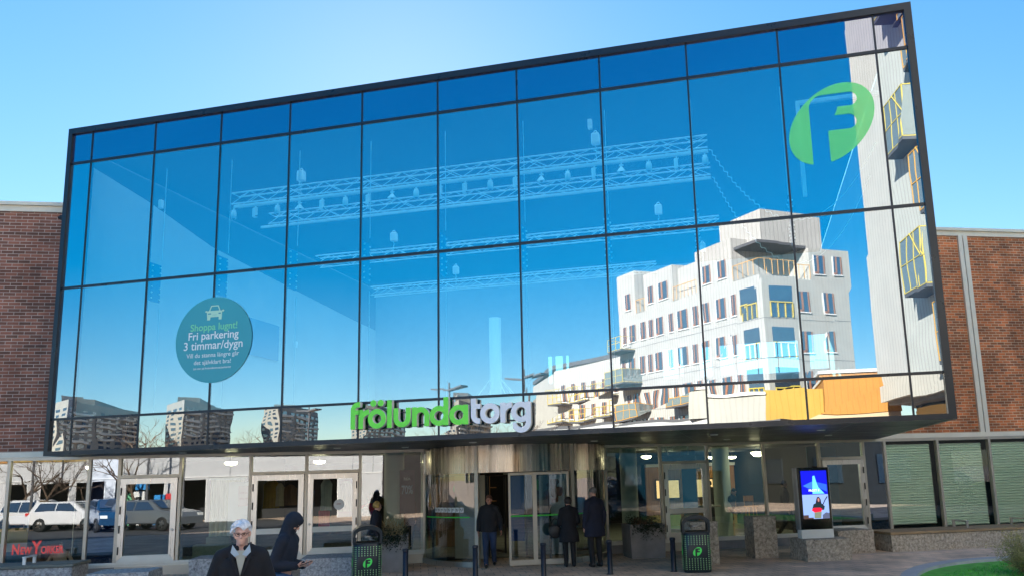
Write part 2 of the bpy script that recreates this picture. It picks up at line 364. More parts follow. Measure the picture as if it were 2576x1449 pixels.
# artificial turf bed, bottom right, with a concrete edging that curves round it
def turf():
    cx, cy, rx, ry = 13.7, -1.75, 5.0, 6.0; pts = []; out = []
    for i in range(64):
        t = 2 * math.pi * i / 64
        c, s = math.cos(t), math.sin(t); e = 2.6
        px = abs(c) ** (2 / e) * math.copysign(1, c); py = abs(s) ** (2 / e) * math.copysign(1, s)
        pts.append((cx + rx * px, cy + ry * py)); out.append((cx + (rx + .27) * px, cy + (ry + .3) * py))
    n = 64; k = MB()
    vs = [(x, y, 0.0) for x, y in out] + [(x, y, .09) for x, y in out] + [(x, y, .09) for x, y in pts] + [(x, y, 0.0) for x, y in pts]
    fs = []
    for a in range(3):
        for i in range(n): fs.append((a * n + i, a * n + (i + 1) % n, (a + 1) * n + (i + 1) % n, (a + 1) * n + i))
    k.add(vs, fs); tag(k.build('turf_kerb', mat('pale_concrete_edging', (.42, .43, .46), .8, var=.12)), kind='structure')
    t = MB(); vs = [(x, y, .03) for x, y in pts]; t.add(vs, [tuple(range(n))])
    rnd = random.Random(3)
    for _ in range(26000):
        a = rnd.uniform(0, 2 * math.pi); rr = math.sqrt(rnd.random()); x = cx + (rx - .05) * rr * math.cos(a); y = cy + (ry - .05) * rr * math.sin(a)
        if y < 1.2: continue
        h = rnd.uniform(.025, .05); d = rnd.uniform(0, 6.28); w = .008; lx, ly = rnd.uniform(-.02, .02), rnd.uniform(-.02, .02)
        t.add([(x - w * math.cos(d), y - w * math.sin(d), .03), (x + w * math.cos(d), y + w * math.sin(d), .03), (x + lx, y + ly, .03 + h)], [(0, 1, 2)])
    tag(t.build('grass', mat('artificial_green_turf', (.09, .42, .05), .6, var=.35, vscale=5)), label='bright green artificial turf behind a pale concrete kerb', kind='stuff')
turf()

# ------------------------------------------------------------------ the shopping centre (one building)
mall = thing('shopping_centre', 'brick shopping centre with blue glass box over its revolving door', 'building', (0, 0, 0))
def P(mb, name, m, par=None, fix=False): return mb.build(name, m, par or mall, fix)
ZS = 2.862                                        # underside of the glass box
# brick volumes left and right of the box
b = MB(); b.T = TS; b.box((-60, 0.02, 3.0), (-10.50, 14, 9.06)); P(b, 'brick_wall', M['brick_l'])
b = MB(); b.T = TS; b.prism([(10.57, .02), (60, .02), (60, 4.5), (12.53, 4.5)], 3.0, 9.06, 'z'); P(b, 'brick_wall', M['brick_r'], fix=True)
for a, c in ((-60, -10.50), (10.50, 60)):
    k = MB(); k.T = TS
    k.box((a, -.10, 9.15), (c, 14.1 if a < 0 else .05, 9.24)); k.box((a, -.03, 9.0), (c, .02, 9.15)); k.box((a, -.06, 2.87), (c, .05, 3.0))
    P(k, 'coping', M['coping'])
for s0 in (13.92, 14.09, 22.0, 22.17, -16.5, -16.67):
    k = MB(); k.T = TS; k.box((s0, -.045, 3.0), (s0 + .14, .02, 9.0)); P(k, 'pilaster_strip', M['coping'])
b = MB(); b.T = TS; b.box((-60, .1, 9.061), (-10.6, 13.9, 9.09)); P(b, 'roof', M['concrete']); b = MB(); b.T = TS; b.prism([(10.7, .1), (60, .1), (60, 4.4), (12.6, 4.4)], 9.061, 9.09, 'z'); P(b, 'roof', M['concrete'], fix=True)

# --- glass box: frame, mullions, transoms, panes
XL, XR, ZB, ZT = -9.675, 9.694, 2.855, 10.833
f = MB(); f.box((XL, -.06, 10.69), (XR, .12, ZT)); f.box((XL, -.06, ZB), (XR, .12, 2.955)); f.box((XL, -.06, 2.955), (-9.56, .12, 10.69)); f.box((9.56, -.06, 2.955), (XR, .12, 10.69))
P(f, 'box_frame', M['frame'])
xs = [-9.56] + [(c - 5) * 1.8 for c in range(11)] + [9.56]; zs = [2.955, 3.692, 6.805, 9.931, 10.69]
for x in xs[1:-1]:
    k = MB(); k.box((x - .018, -.014, 2.955), (x + .018, .05, 10.69)); P(k, 'mullion', M['frame'])
for z, h in ((3.692, .026), (6.805, .028), (9.931, .030)):
    k = MB(); k.box((-9.56, -.022, z - h), (9.56, .045, z + h)); P(k, 'transom', M['frame'])
rnd = random.Random(11)
for i in range(12):
    for j in range(4):
        k = MB(); x0, x1, z0, z1 = xs[i], xs[i + 1], zs[j], zs[j + 1]
        ty = [rnd.uniform(-.003, .003) for _ in range(4)]
        k.add([(x0, ty[0], z0), (x1, ty[1], z0), (x1, ty[2], z1), (x0, ty[3], z1)], [(0, 1, 2, 3)])
        m = M['glass_low'] if j == 0 else (M['glass_top'] if j == 3 else (M['glass_edge'] if i in (0, 11) else M['glass_box']))
        P(k, 'glass_pane', m)
# backing so nothing is seen behind the opaque rows
k = MB(); k.box((-9.56, .06, 2.9), (9.56, .12, 3.65)); k.box((-9.56, .06, 9.97), (9.56, .12, 10.69)); k.box((-9.56, .06, 3.65), (-9.03, .12, 9.97)); k.box((9.03, .06, 3.65), (9.56, .12, 9.97))
P(k, 'spandrel_backing', M['dark_int'])
# box sides, roof, soffit
k = MB()
k.box((XL, .12, ZB), (XL + .1, 17, ZT - .01)); P(k, 'side_cladding', M['frame']); k = MB(); k.box((XR - .1, .12, ZB), (XR, 17, ZT - .01)); P(k, 'side_cladding', M['frame'])
for y0, y1, mm in ((.12, 17, 'opal'),):
    k = MB(); k.add([(XL + .1, y0, ZT - .1), (XR - .1, y0, ZT - .1), (XR - .1, y1, ZT - .1), (XL + .1, y1, ZT - .1)], [(0, 1, 2, 3)]); P(k, 'added_light_roof', M[mm])  # translucent roof added to bring light down onto the trusses
def yl(x): return 5.1661 + x * math.tan(TH)       # shop plane in world coordinates
k = MB()
nx = 12
for i in range(nx):
    x0 = XL + .1 + (XR - XL - .2) * i / nx; x1 = XL + .1 + (XR - XL - .2) * (i + 1) / nx - .012
    k.add([(x0, .12, ZB + .006), (x1, .12, ZB + .006), (x1, yl(x1) + .3, ZB + .006), (x0, yl(x0) + .3, ZB + .006)], [(3, 2, 1, 0)])
P(k, 'soffit', M['soffit'])
k = MB(); k.box((XL + .1, .12, ZB + .03), (XR - .1, 17, ZB + .3)); P(k, 'floor_slab', M['int_wall'])
for x, y in ((-6.8, 1.0), (-3.2, 1.7), (-1.9, 2.6), (.2, 1.5), (2.6, 3.2), (5.4, 2.4), (5.6, 5.2), (7.6, 2.2), (8.0, 5.0)):
    k = MB(); k.lathe([(.0, -.012), (.075, -.012), (.09, 0.006)], (x, y, ZB), 16); P(k, 'soffit_downlight', mat('frosted_lens', (.75, .75, .7), .3) if 'lens' not in M else M['lens'])
    M['lens'] = bpy.data.materials['frosted_lens']

# --- inside the box
k = MB(); prof = [(.3, 9.97), (2.3, 9.72), (5, 9.2), (9.5, 8.9), (14.4, 8.6), (17, 8.5)]
for a, c in zip(prof, prof[1:]): k.add([(-9.3, a[0], 3.2), (-9.3, c[0], 3.2), (-9.3, c[0], c[1]), (-9.3, a[0], a[1])], [(0, 1, 2, 3)])
P(k, 'inner_wall', M['int_wall'])
k = MB()
for a, c in zip(prof, prof[1:]): k.add([(-9.3, a[0], a[1]), (-9.3, c[0], c[1]), (-9.3, c[0], 10.3), (-9.3, a[0], 10.3)], [(0, 1, 2, 3)])
P(k, 'bulkhead', mat('dark_bulkhead', (.05, .07, .085), .8))
k = MB(); k.add([(9.3, .15, 3.2), (9.3, 17, 3.2), (9.3, 17, 10.3), (9.3, .15, 10.3)], [(3, 2, 1, 0)]); P(k, 'inner_wall', M['int_ceil'])
bf = mat('added_dark_baffle', (.006, .010, .015), .8)  # slats added: dark fronts hide the glowing roof, white backs pass light down
k = MB()
for i in range(300): y = .3 + .055 * i; k.cur = 0; k.box((-9.3, y, 10.32), (9.3, y + .003, 10.37)); k.cur = 1; k.box((-9.3, y + .0035, 10.32), (9.3, y + .0065, 10.37))
P(k, 'added_ceiling_slats', [bf, M['white']])
# back wall with clerestory windows
wins = [(-1.6, -1.45, 5.8, 6.9), (-1.3, -1.0, 5.8, 6.9), (-.85, -.75, 5.8, 6.9), (3.05, 3.62, 5.72, 6.9), (3.72, 3.84, 5.8, 6.9), (4.5, 4.95, 5.72, 6.88), (5.27, 5.8, 5.75, 6.9), (5.92, 8.2, 5.72, 6.92), (8.6, 9.25, 5.8, 7.1)]
def wallwithholes(x0, x1, z0, z1, holes, y, T=None):
    k = MB(); k.T = T
    X = sorted({x0, x1, *[h[0] for h in holes], *[h[1] for h in holes]}); Z = sorted({z0, z1, *[h[2] for h in holes], *[h[3] for h in holes]})
    for a, b_ in zip(X, X[1:]):
        for c, d in zip(Z, Z[1:]):
            mx, mz = (a + b_) / 2, (c + d) / 2
            if any(h[0] < mx < h[1] and h[2] < mz < h[3] for h in holes): continue
            k.add([(a, y, c), (b_, y, c), (b_, y, d), (a, y, d)], [(0, 1, 2, 3)])
    return k
P(wallwithholes(-9.3, 9.3, 3.2, 10.3, wins, 16.0), 'back_wall', mat('blue_grey_inner_wall', (.34, .40, .46), .8, var=.05))
k = MB()
for x in (6.68, 7.44): k.box((x - .02, 15.97, 5.72), (x + .02, 16.03, 6.92))
k.box((5.92, 15.97, 6.3), (8.2, 16.03, 6.33)); P(k, 'clerestory_bar', M['frame'])
k = MB(); k.box((-8.6, 3.0, 3.2), (1.6, 3.12, 4.02)); P(k, 'parapet', M['white'])
# service block behind a dark square opening on the left inner wall
k = MB(); k.box((-9.29, 5.0, 6.2), (-9.24, 8.6, 7.4)); P(k, 'inner_window', mat('inner_window_blue', (.06, .18, .30), .2))
k = MB(); k.box((-9.24, 6.7, 6.2), (-9.2, 6.82, 7.4)); P(k, 'inner_window_frame', M['white'])
# glass fins behind every mullion, each with two bolted splice plates
for x in xs[2:-2]:
    fin = MB()
    for z0, z1 in ((3.75, 6.2), (7.4, 9.7)): fin.box((x - .006, .44, z0), (x + .006, .455, z1))
    o = P(fin, 'glass_fin_edge', emis('fin_edge', (.5, .8, 1), .0) if False else M['truss'])
    pl = MB(); pl.box((x - .02, .07, 6.35), (x + .02, .42, 7.25)); pp = P(pl, 'splice_plate', mat('blue_splice_plate', (.03, .16, .34), .5) if 'splice' not in M else M['splice']); M['splice'] = pp.data.materials[0]
    bo = MB()
    for z in (6.42, 6.55, 6.68, 6.92, 7.05, 7.18):
        for y in (.12, .38): bo.tube((x - .05, y, z), (x + .05, y, z), .018, n=6)
    bo.build('bolt', M['truss'], pp)
k = MB(); k.box((7.55, 1.2, 9.62), (9.2, 1.28, 9.70)); k.box((7.55, 1.2, 7.6), (7.63, 1.28, 9.62)); P(k, 'service_pipe', M['truss'])

# --- mall interior shell behind the shop windows
k = MB(); k.T = TS; k.add([(-16, .1, .02), (18, .1, .02), (18, 13, .02), (-16, 13, .02)], [(0, 1, 2, 3)]); P(k, 'inner_floor', M['int_floor'])
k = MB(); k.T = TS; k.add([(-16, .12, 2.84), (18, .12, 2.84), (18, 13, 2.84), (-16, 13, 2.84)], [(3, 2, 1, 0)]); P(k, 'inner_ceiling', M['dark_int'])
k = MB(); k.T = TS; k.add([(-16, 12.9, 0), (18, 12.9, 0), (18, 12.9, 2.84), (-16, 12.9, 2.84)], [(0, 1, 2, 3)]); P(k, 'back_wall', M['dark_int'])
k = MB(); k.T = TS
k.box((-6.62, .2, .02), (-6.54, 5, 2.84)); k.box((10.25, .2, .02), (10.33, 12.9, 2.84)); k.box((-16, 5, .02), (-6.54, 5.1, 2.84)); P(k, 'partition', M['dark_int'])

# --- shopfront frames
mull = [-17.3, -15.55, -13.8, -12.06, -10.29, -9.61, -8.215, -6.574, -5.232, -3.909, -2.29, 2.515, 4.063, 5.402, 7.065, 8.734, 10.097, 10.772, 12.459, 14.152, 15.85, 17.55, 19.25]
for s0 in mull:
    k = MB(); k.T = TS; k.box((s0 - .035, -.06, .28), (s0 + .035, .07, 2.80)); P(k, 'shopfront_mullion', M['alu_light'])
for a, c in ((-17.3, -2.29), (2.515, 19.25)):
    k = MB(); k.T = TS; k.box((a, -.065, 2.79), (c, .08, 2.866)); P(k, 'shopfront_head', M['alu_light'])
    k = MB(); k.T = TS; k.box((a, -.07, .27), (c, .08, .325)); k.box((a, -.035, .22), (c, .06, .27)); P(k, 'shopfront_sill', M['alu_white'])
for a, c in ((-17.3, -9.6), (5.4, 19.25), (2.52, 4.03)): k = MB(); k.T = TS; k.box((a, -.02, 0), (c, .05, .22)); P(k, 'plinth', M['concrete'])
for a, c in ((-9.6, -2.33), (4.06, 5.4)): k = MB(); k.T = TS; k.box((a, -.045, 0), (c, .05, .22)); P(k, 'kick_panel', M['alu_light'])
def shop_window(a, c, z0=.325, z1=2.79, m='glass_shop'):
    k = MB(); k.T = TS; k.add([(a + .035, 0, z0), (c - .035, 0, z0), (c - .035, 0, z1), (a + .035, 0, z1)], [(0, 1, 2, 3)]); return P(k, 'shop_window', M[m])
for a, c in ((-17.3, -15.55), (-15.55, -13.8), (-13.8, -12.06), (-12.06, -10.29), (-8.215, -6.574), (-3.909, -2.29), (2.515, 4.063), (5.402, 7.065), (7.065, 8.734), (10.772, 12.459), (12.459, 14.152), (14.152, 15.85), (15.85, 17.55), (17.55, 19.25)):
    shop_window(a, c, m='glass_clear' if a > 10 else 'glass_shop')
for a, c in ((-10.29, -9.61), (10.097, 10.772)):
    k = MB(); k.T = TS; k.box((a + .035, -.005, .325), (c - .035, .03, 2.79)); P(k, 'dark_glass_panel', M['panel_dark'])
def door(a, c, mid=None, hinge='l', gm='glass_shop', split=False):
    """door leaf in its frame with a fanlight above"""
    d = MB(); d.T = TS
    d.box((a + .035, -.07, 2.31), (c - .035, .06, 2.385))
    dr = P(d, 'door_head', M['alu_light'])
    k = MB(); k.T = TS; k.add([(a + .035, 0, 2.385), (c - .035, 0, 2.385), (c - .035, 0, 2.79), (a + .035, 0, 2.79)], [(0, 1, 2, 3)]); P(k, 'fanlight', M[gm])
    k = MB(); k.T = TS; x0, x1 = a + .05, c - .05; w = .13; z0, z1 = .325, 2.30
    k.prism([(x0, z0), (x0 + w, z0 + .16), (x0 + w, z1 - w), (x0, z1)], -.09, .0); k.prism([(x1, z0), (x1, z1), (x1 - w, z1 - w), (x1 - w, z0 + .16)], -.09, .0)
    k.prism([(x0, z1), (x0 + w, z1 - w), (x1 - w, z1 - w), (x1, z1)], -.088, .0)
    leaf = P(k, 'door', M['steel'] if not split else M['steel'], fix=True)
    k = MB(); k.T = TS; k.prism([(x0 + .005, z0), (x1 - .005, z0), (x1 - w, z0 + .155), (x0 + w, z0 + .155)], -.086, .0)
    if mid: k.box((x0 + w, -.086, mid - .065), (x1 - w, 0, mid + .065))
    k.build('rail', M['alu_white'], leaf)
    k = MB(); k.T = TS; k.add([(x0 + w, -.04, z0 + .15), (x1 - w, -.04, z0 + .15), (x1 - w, -.04, z1 - w), (x0 + w, -.04, z1 - w)], [(0, 1, 2, 3)]); k.build('door_glass', M[gm], leaf)
    hx = x0 + .03 if hinge == 'l' else x1 - .03; ox = x1 - .06 if hinge == 'l' else x0 + .06
    for z in (2.0, 1.55, 1.1, .6):
        k = MB(); k.T = TS; k.tube((hx, -.105, z - .09), (hx, -.105, z + .09), .016, n=8); k.build('hinge', M['black'], leaf)
    k = MB(); k.T = TS; k.lathe([(0, 0), (.03, 0), (.03, .02), (0, .02)], (0, 0, 0), 12)
    k = MB(); k.T = TS; k.ell((ox, -.10, 1.06), (.028, .02, .028), n=10, m=6); k.build('handle', M['steel'], leaf)
    return leaf
door(-9.61, -8.215, hinge='l'); door(-6.574, -5.232, .925, 'l'); door(-5.232, -3.909, .925, 'r'); door(4.063, 5.402, 1.05, 'l', 'glass_shop_blue'); door(8.734, 10.097, None, 'r', 'glass_shop_blue')

# --- revolving door
rev = MB(); rev.T = TS
CX, CY, RR = .1, .35, 2.42
def arc(r, z0, z1, a0, a1, n=24): 
    return [(CX + r * math.cos(R(a0 + (a1 - a0) * i / n)), CY + r * math.sin(R(a0 + (a1 - a0) * i / n))) for i in range(n + 1)]
def ring(mb, r, z0, z1, a0, a1, n=24, smooth=True):
    p = arc(r, z0, z1, a0, a1, n); mb.add([(x, y, z0) for x, y in p] + [(x, y, z1) for x, y in p], [(i, i + 1, n + 2 + i, n + 1 + i) for i in range(n)], smooth)
    return mb
def band(mb, r0, r1, z0, z1, a0, a1, n=24):
    ring(mb, r1, z0, z1, a0, a1, n)
    pi, po = arc(r0, 0, 0, a0, a1, n), arc(r1, 0, 0, a0, a1, n)
    for z in (z0, z1): mb.add([(x, y, z) for x, y in pi] + [(x, y, z) for x, y in po], [(i, i + 1, n + 2 + i, n + 1 + i) for i in range(n)])
    return mb
k = MB(); k.T = TS; band(k, 2.0, RR + .03, 2.20, 2.853, -180, -119.2, 16); band(k, 2.0, RR + .03, 2.20, 2.853, -118.0, -62.6, 18); band(k, 2.0, RR + .03, 2.20, 2.853, -61.4, -2, 16); drum = P(k, 'revolving_door_canopy', M['steel_drum'])
k = MB(); k.T = TS; p = arc(RR - .05, 0, 0, -180, 180, 48); k.add([(x, y, 2.21) for x, y in p[:-1]], [tuple(range(48))]); P(k, 'drum_ceiling', M['dark_int'])
for a in (-178, -118.6, -62, -3):
    x, y = CX + RR * math.cos(R(a)), CY + RR * math.sin(R(a)); k = MB(); k.T = TS; k.cbox((x, y, 1.425), (.09, .12, 2.85), Matrix.Rotation(R(a + 90), 3, 'Z')); P(k, 'drum_post', M['alu_light'])
for a0, a1 in ((-176, -120.5), (-60, -5)):
    k = MB(); k.T = TS; ring(k, RR, .12, 2.2, a0, a1, 20); P(k, 'curved_glass', M['glass_drum'])
    k = MB(); k.T = TS; band(k, RR - .06, RR + .03, 0.0, .12, a0, a1, 20); P(k, 'base_rail', M['steel'])
    k = MB(); k.T = TS; ring(k, RR + .004, 1.14, 1.17, a0 + (12 if a0 < -90 else 3), a1 - 3, 16); P(k, 'green_manifestation_stripe', mat('green_stripe', (.05, .55, .04), .5) if 'gs' not in M else M['gs']); M['gs'] = bpy.data.materials['green_stripe']
# sliding leaves across the right part of the opening
for i, (a, c) in enumerate(((-.33, .30), (.30, 1.14))):
    k = MB(); k.T = TS; y = -1.93
    k.box((a, y - .03, .12), (a + .05, y + .03, 2.18)); k.box((c - .05, y - .03, .12), (c, y + .03, 2.18)); k.box((a, y - .032, 2.12), (c, y + .032, 2.18)); k.box((a, y - .035, .02), (c, y + .035, .14))
    lf = P(k, 'sliding_door', M['alu_light'])
    k = MB(); k.T = TS; k.add([(a + .05, y, .14), (c - .05, y, .14), (c - .05, y, 2.12), (a + .05, y, 2.12)], [(0, 1, 2, 3)]); k.build('door_glass', M['glass_drum'], lf)
    k = MB(); k.T = TS; k.box((a + .05, y - .006, 1.14), (c - .05, y - .003, 1.175)); k.build('green_stripe', M['gs'], lf)
# rotor: central showcase with curved displays and wings
for a in (15, 105, 195, 285):
    k = MB(); k.T = TS; r0, r1 = .75, 2.25
    e = Vector((math.cos(R(a)), math.sin(R(a)), 0)); c0 = Vector((CX, CY, 0))
    for r in (r0, r1): 
        q = c0 + e * r; k.tube((q.x, q.y, .05), (q.x, q.y, 2.18), .03, n=6)
    k.tube(tuple(c0 + e * r0 + Vector((0, 0, 2.15))), tuple(c0 + e * r1 + Vector((0, 0, 2.15))), .03, n=6); k.tube(tuple(c0 + e * r0 + Vector((0, 0, .08))), tuple(c0 + e * r1 + Vector((0, 0, .08))), .04, n=6)
    wg = P(k, 'door_wing', M['black'])
    k = MB(); k.T = TS; q0, q1 = c0 + e * r0, c0 + e * r1; k.add([(q0.x, q0.y, .1), (q1.x, q1.y, .1), (q1.x, q1.y, 2.13), (q0.x, q0.y, 2.13)], [(0, 1, 2, 3)]); k.build('wing_glass', M['glass_drum'], wg)
k = MB(); k.T = TS
for s0, z in ((.42, 2.17), (-.42, 2.17)): pass
k.lathe([(.0, 2.15), (.3, 2.15), (.3, 2.19)], (CX, CY, 0), 24); P(k, 'drum_hub', M['steel'])
k = MB(); k.T = TS; k.add([(-1.55, -.75, .13), (-.82, -1.1, .13), (-.82, -1.1, 2.15), (-1.55, -.75, 2.15)], [(0, 1, 2, 3)]); pb = P(k, 'display_panel', mat('beige_display_panel', (.42, .33, .23), .6))
k = MB(); k.T = TS; k.add([(-.2, -.7, .5), (.18, -.9, .5), (.18, -.9, 2.1), (-.2, -.7, 2.1)], [(0, 1, 2, 3)]); P(k, 'display_panel', mat('deep_blue_poster', (.01, .04, .22), .5))
k = MB(); k.T = TS; k.add([(.50, -1.35, .2), (1.1, -1.55, .2), (1.1, -1.55, 2.1), (.50, -1.35, 2.1)], [(0, 1, 2, 3)]); pw = P(k, 'display_panel', mat('pale_poster', (.50, .55, .60), .6, var=.25, vscale=2))
k = MB(); k.T = TS
rr = random.Random(5)
for i in range(36):
    a = rr.uniform(0, 6.28); t = rr.random() ** .5; k.ell((.83 + .2 * t * math.cos(a), -1.50 - .03 - .33 * .0, 1.72 + .24 * t * math.sin(a)), (.07, .012, .07), n=8, m=5)
k.build('hair_motif', mat('brown_curls_print', (.20, .09, .04), .8), pw)
# pictogram strip on the left curve: eight white squares with small dark signs
k = MB(); k.T = TS; k2 = MB(); k2.T = TS
for i in range(8):
    a = -150 + i * 3.05; r = RR + .012; c = Vector((CX + r * math.cos(R(a)), CY + r * math.sin(R(a)), 1.33)); rot = Matrix.Rotation(R(a + 90), 3, 'Z')
    k.cbox(c, (.112, .003, .115), rot); e = rot @ Vector((1, 0, 0)); nn = rot @ Vector((0, -.004, 0))
    sh = [((-.025, .02), (.02, .03)), ((.0, -.02), (.05, .012)), ((.02, .015), (.014, .05)), ((-.02, -.01), (.012, .045))]
    for (dx, dz), (w, h) in (sh[i % 3:] + sh[:1]): k2.cbox(c + e * dx + nn * 1.2 + Vector((0, 0, dz)), (w, .002, h), rot)
pc = P(k, 'pictogram_strip', M['white']); k2.build('pictogram', M['black'], pc)
# ------------------------------------------------------------------ outlines from distance functions
def contour(f, x0, x1, z0, z1, h):
    nx, nz = int(round((x1 - x0) / h)) + 1, int(round((z1 - z0) / h)) + 1
    X, Z = np.meshgrid(np.linspace(x0, x0 + h * (nx - 1), nx), np.linspace(z0, z0 + h * (nz - 1), nz), indexing='ij')
    F = f(X, Z); F = np.where(np.abs(F) < 1e-7, 1e-7, F); seg = {}
    def ip(a, b):
        fa, fb = F[a], F[b]; t = fa / (fa - fb); return (x0 + h * (a[0] + t * (b[0] - a[0])), z0 + h * (a[1] + t * (b[1] - a[1])))
    pts = {}
    for i in range(nx - 1):
        for j in range(nz - 1):
            c = [(i, j), (i + 1, j), (i + 1, j + 1), (i, j + 1)]; s = [F[q] < 0 for q in c]
            if all(s) or not any(s): continue
            cr = []
            for k in range(4):
                a, b = c[k], c[(k + 1) % 4]
                if s[k] != s[(k + 1) % 4]:
                    key = (min(a, b), max(a, b)); pts.setdefault(key, ip(*key)); cr.append((key, s[k]))
            ins = [k for k, v in cr if v]; outs = [k for k, v in cr if not v]
            for a, b in zip(ins, outs): seg[a] = b
    loops = []
    while seg:
        st = next(iter(seg)); lp = [st]; cur = seg.pop(st)
        while cur != st and cur in seg: lp.append(cur); cur = seg.pop(cur)
        L = [pts[k] for k in lp]
        # drop points that lie on straight runs
        keep = []
        for k in range(len(L)):
            a, b, c = np.array(L[k - 1]), np.array(L[k]), np.array(L[(k + 1) % len(L)])
            if abs(np.cross(b - a, c - b)) > 1e-7 * 3: keep.append(L[k])
        if len(keep) > 2: loops.append(keep)
    return loops
def extrude_loops(name, loops, yf, depth, mats, parent, bevel=0.0):
    cu = bpy.data.curves.new(name, 'CURVE'); cu.dimensions = '2D'; cu.fill_mode = 'BOTH'; cu.extrude = depth / 2; cu.bevel_depth = bevel; cu.bevel_resolution = 1
    for L in loops:
        sp = cu.splines.new('POLY'); sp.points.add(len(L) - 1); sp.use_cyclic_u = True
        for p, (x, z) in zip(sp.points, L): p.co = (x, z, 0, 1)
    o = bpy.data.objects.new(name, cu); COL.objects.link(o); me = evaluated(o); bpy.data.objects.remove(o); bpy.data.curves.remove(cu)
    return flat_to_wall(name, me, yf, depth, mats, parent)
def flat_to_wall(name, me, yf, depth, mats, parent, T=None):
    import bmesh
    for v in me.vertices: x, y, z = v.co; v.co = (x, yf + depth / 2 - z, y)
    bm = bmesh.new(); bm.from_mesh(me); bmesh.ops.recalc_face_normals(bm, faces=bm.faces); bm.to_mesh(me); bm.free()
    if T: me.transform(T)
    me.materials.clear()
    for m in mats: me.materials.append(m)
    fn = (T.to_3x3() @ Vector((0, -1, 0))) if T else Vector((0, -1, 0))
    for p in me.polygons: p.material_index = (0 if (len(mats) < 2 or p.normal.dot(fn) > .8) else 1); p.use_smooth = False
    me.name = name; o = bpy.data.objects.new(name, me); COL.objects.link(o); o.parent = parent
    return o
def text(name, body, width, cx, z, yf, m, parent, off=0.0, depth=.003, T=None, height=None, shear=0, align='CENTER'):
    cu = bpy.data.curves.new(name, 'FONT'); cu.body = body; cu.size = 1; cu.extrude = 0; cu.offset = off; cu.shear = shear
    o = bpy.data.objects.new(name, cu); COL.objects.link(o); me = evaluated(o); bpy.data.objects.remove(o); bpy.data.curves.remove(cu)
    xs_ = [v.co.x for v in me.vertices]; a, b = min(xs_), max(xs_); k = width / (b - a); kz = k if not height else height / .72
    for v in me.vertices: v.co = (cx + (v.co.x - (a + b) / 2) * k, v.co.y * kz + z, 0)
    return flat_to_wall(name, me, yf, 0, [m], parent, T)
def rect(X, Z, x0, x1, z0, z1): return np.maximum(np.maximum(x0 - X, X - x1), np.maximum(z0 - Z, Z - z1))
def ann(X, Z, cx, cz, ro, ri): r = np.hypot(X - cx, Z - cz); return np.maximum(r - ro, ri - r)
U = np.minimum; I = np.maximum
TT = .102
LET = [
 ('f', lambda X, Z: U(U(rect(X, Z, -1.88, -1.778, 3.14, 3.53), I(I(ann(X, Z, -1.715, 3.53, .165, .063), X + 1.715), 3.53 - Z)), U(rect(X, Z, -1.716, -1.675, 3.593, 3.695), rect(X, Z, -1.80, -1.68, 3.44, 3.53))), -1.92, -1.62, 3.08, 3.75, 0),
 ('r', lambda X, Z: U(rect(X, Z, -1.70, -1.60, 3.14, 3.53 - .0), I(I(ann(X, Z, -1.47, 3.30, .232, .130), X + 1.465), 3.30 - Z)), -1.75, -1.42, 3.08, 3.6, 0),
 ('o', lambda X, Z: U(ann(X, Z, -1.29, 3.335, .200, .097), U(ann(X, Z, -1.372, 3.655, .066, -1), ann(X, Z, -1.208, 3.655, .066, -1))), -1.55, -1.03, 3.08, 3.75, 0),
 ('l', lambda X, Z: rect(X, Z, -1.062, -.960, 3.14, 3.705), -1.1, -.92, 3.08, 3.75, 0),
 ('u', lambda X, Z: U(U(rect(X, Z, -.918, -.816, 3.32, 3.53), rect(X, Z, -.648, -.546, 3.32, 3.53)), I(ann(X, Z, -.732, 3.325, .186, .084), Z - 3.321)), -.95, -.5, 3.08, 3.6, 0),
 ('n', lambda X, Z: U(U(rect(X, Z, -.512, -.410, 3.14, 3.53), rect(X, Z, -.242, -.140, 3.14, 3.345)), I(ann(X, Z, -.326, 3.344, .186, .084), 3.344 - Z)), -.56, -.1, 3.08, 3.6, 0),
 ('d', lambda X, Z: U(ann(X, Z, .070, 3.335, .200, .098), rect(X, Z, .170, .272, 3.14, 3.705)), -.18, .32, 3.08, 3.75, 0),
 ('a', lambda X, Z: U(ann(X, Z, .492, 3.335, .200, .098), rect(X, Z, .592, .694, 3.14, 3.53)), .25, .74, 3.08, 3.6, 0),
 ('t', lambda X, Z: U(U(rect(X, Z, .755, .857, 3.30, 3.645), rect(X, Z, .755, .95, 3.44, 3.53)), U(I(I(ann(X, Z, .918, 3.303, .163, .061), X - .918), Z - 3.303), rect(X, Z, .917, .945, 3.14, 3.242))), .7, 1.0, 3.08, 3.7, 1),
 ('o', lambda X, Z: ann(X, Z, 1.150, 3.335, .200, .097), .9, 1.4, 3.08, 3.6, 1),
 ('r', lambda X, Z: U(rect(X, Z, 1.368, 1.470, 3.14, 3.53), I(I(ann(X, Z, 1.60, 3.30, .232, .130), X - 1.605), 3.30 - Z)), 1.32, 1.65, 3.08, 3.6, 1),
 ('g', lambda X, Z: U(U(ann(X, Z, 1.792, 3.335, .200, .098), rect(X, Z, 1.890, 1.992, 3.12, 3.53)), I(I(ann(X, Z, 1.792, 3.13, .200, .098), Z - 3.13), 1.625 - X)), 1.55, 2.03, 2.88, 3.6, 1)]
sign = thing('shop_sign', 'green and white raised letters reading frölundatorg along the bottom of the glass', 'sign', (0, -.04, 3.14))
def reparent(o, p):
    o.parent = p; o.matrix_parent_inverse = p.matrix_basis.inverted() if False else Matrix.Translation(-Vector(p.location)); return o
for nm, fn, x0, x1, z0, z1, w in LET:
    o = extrude_loops('letter', contour(fn, x0, x1, z0, z1, .0095), -.17, .105, [M['signwhite'] if w else M['green'], M['cream']], None, .003); reparent(o, sign)
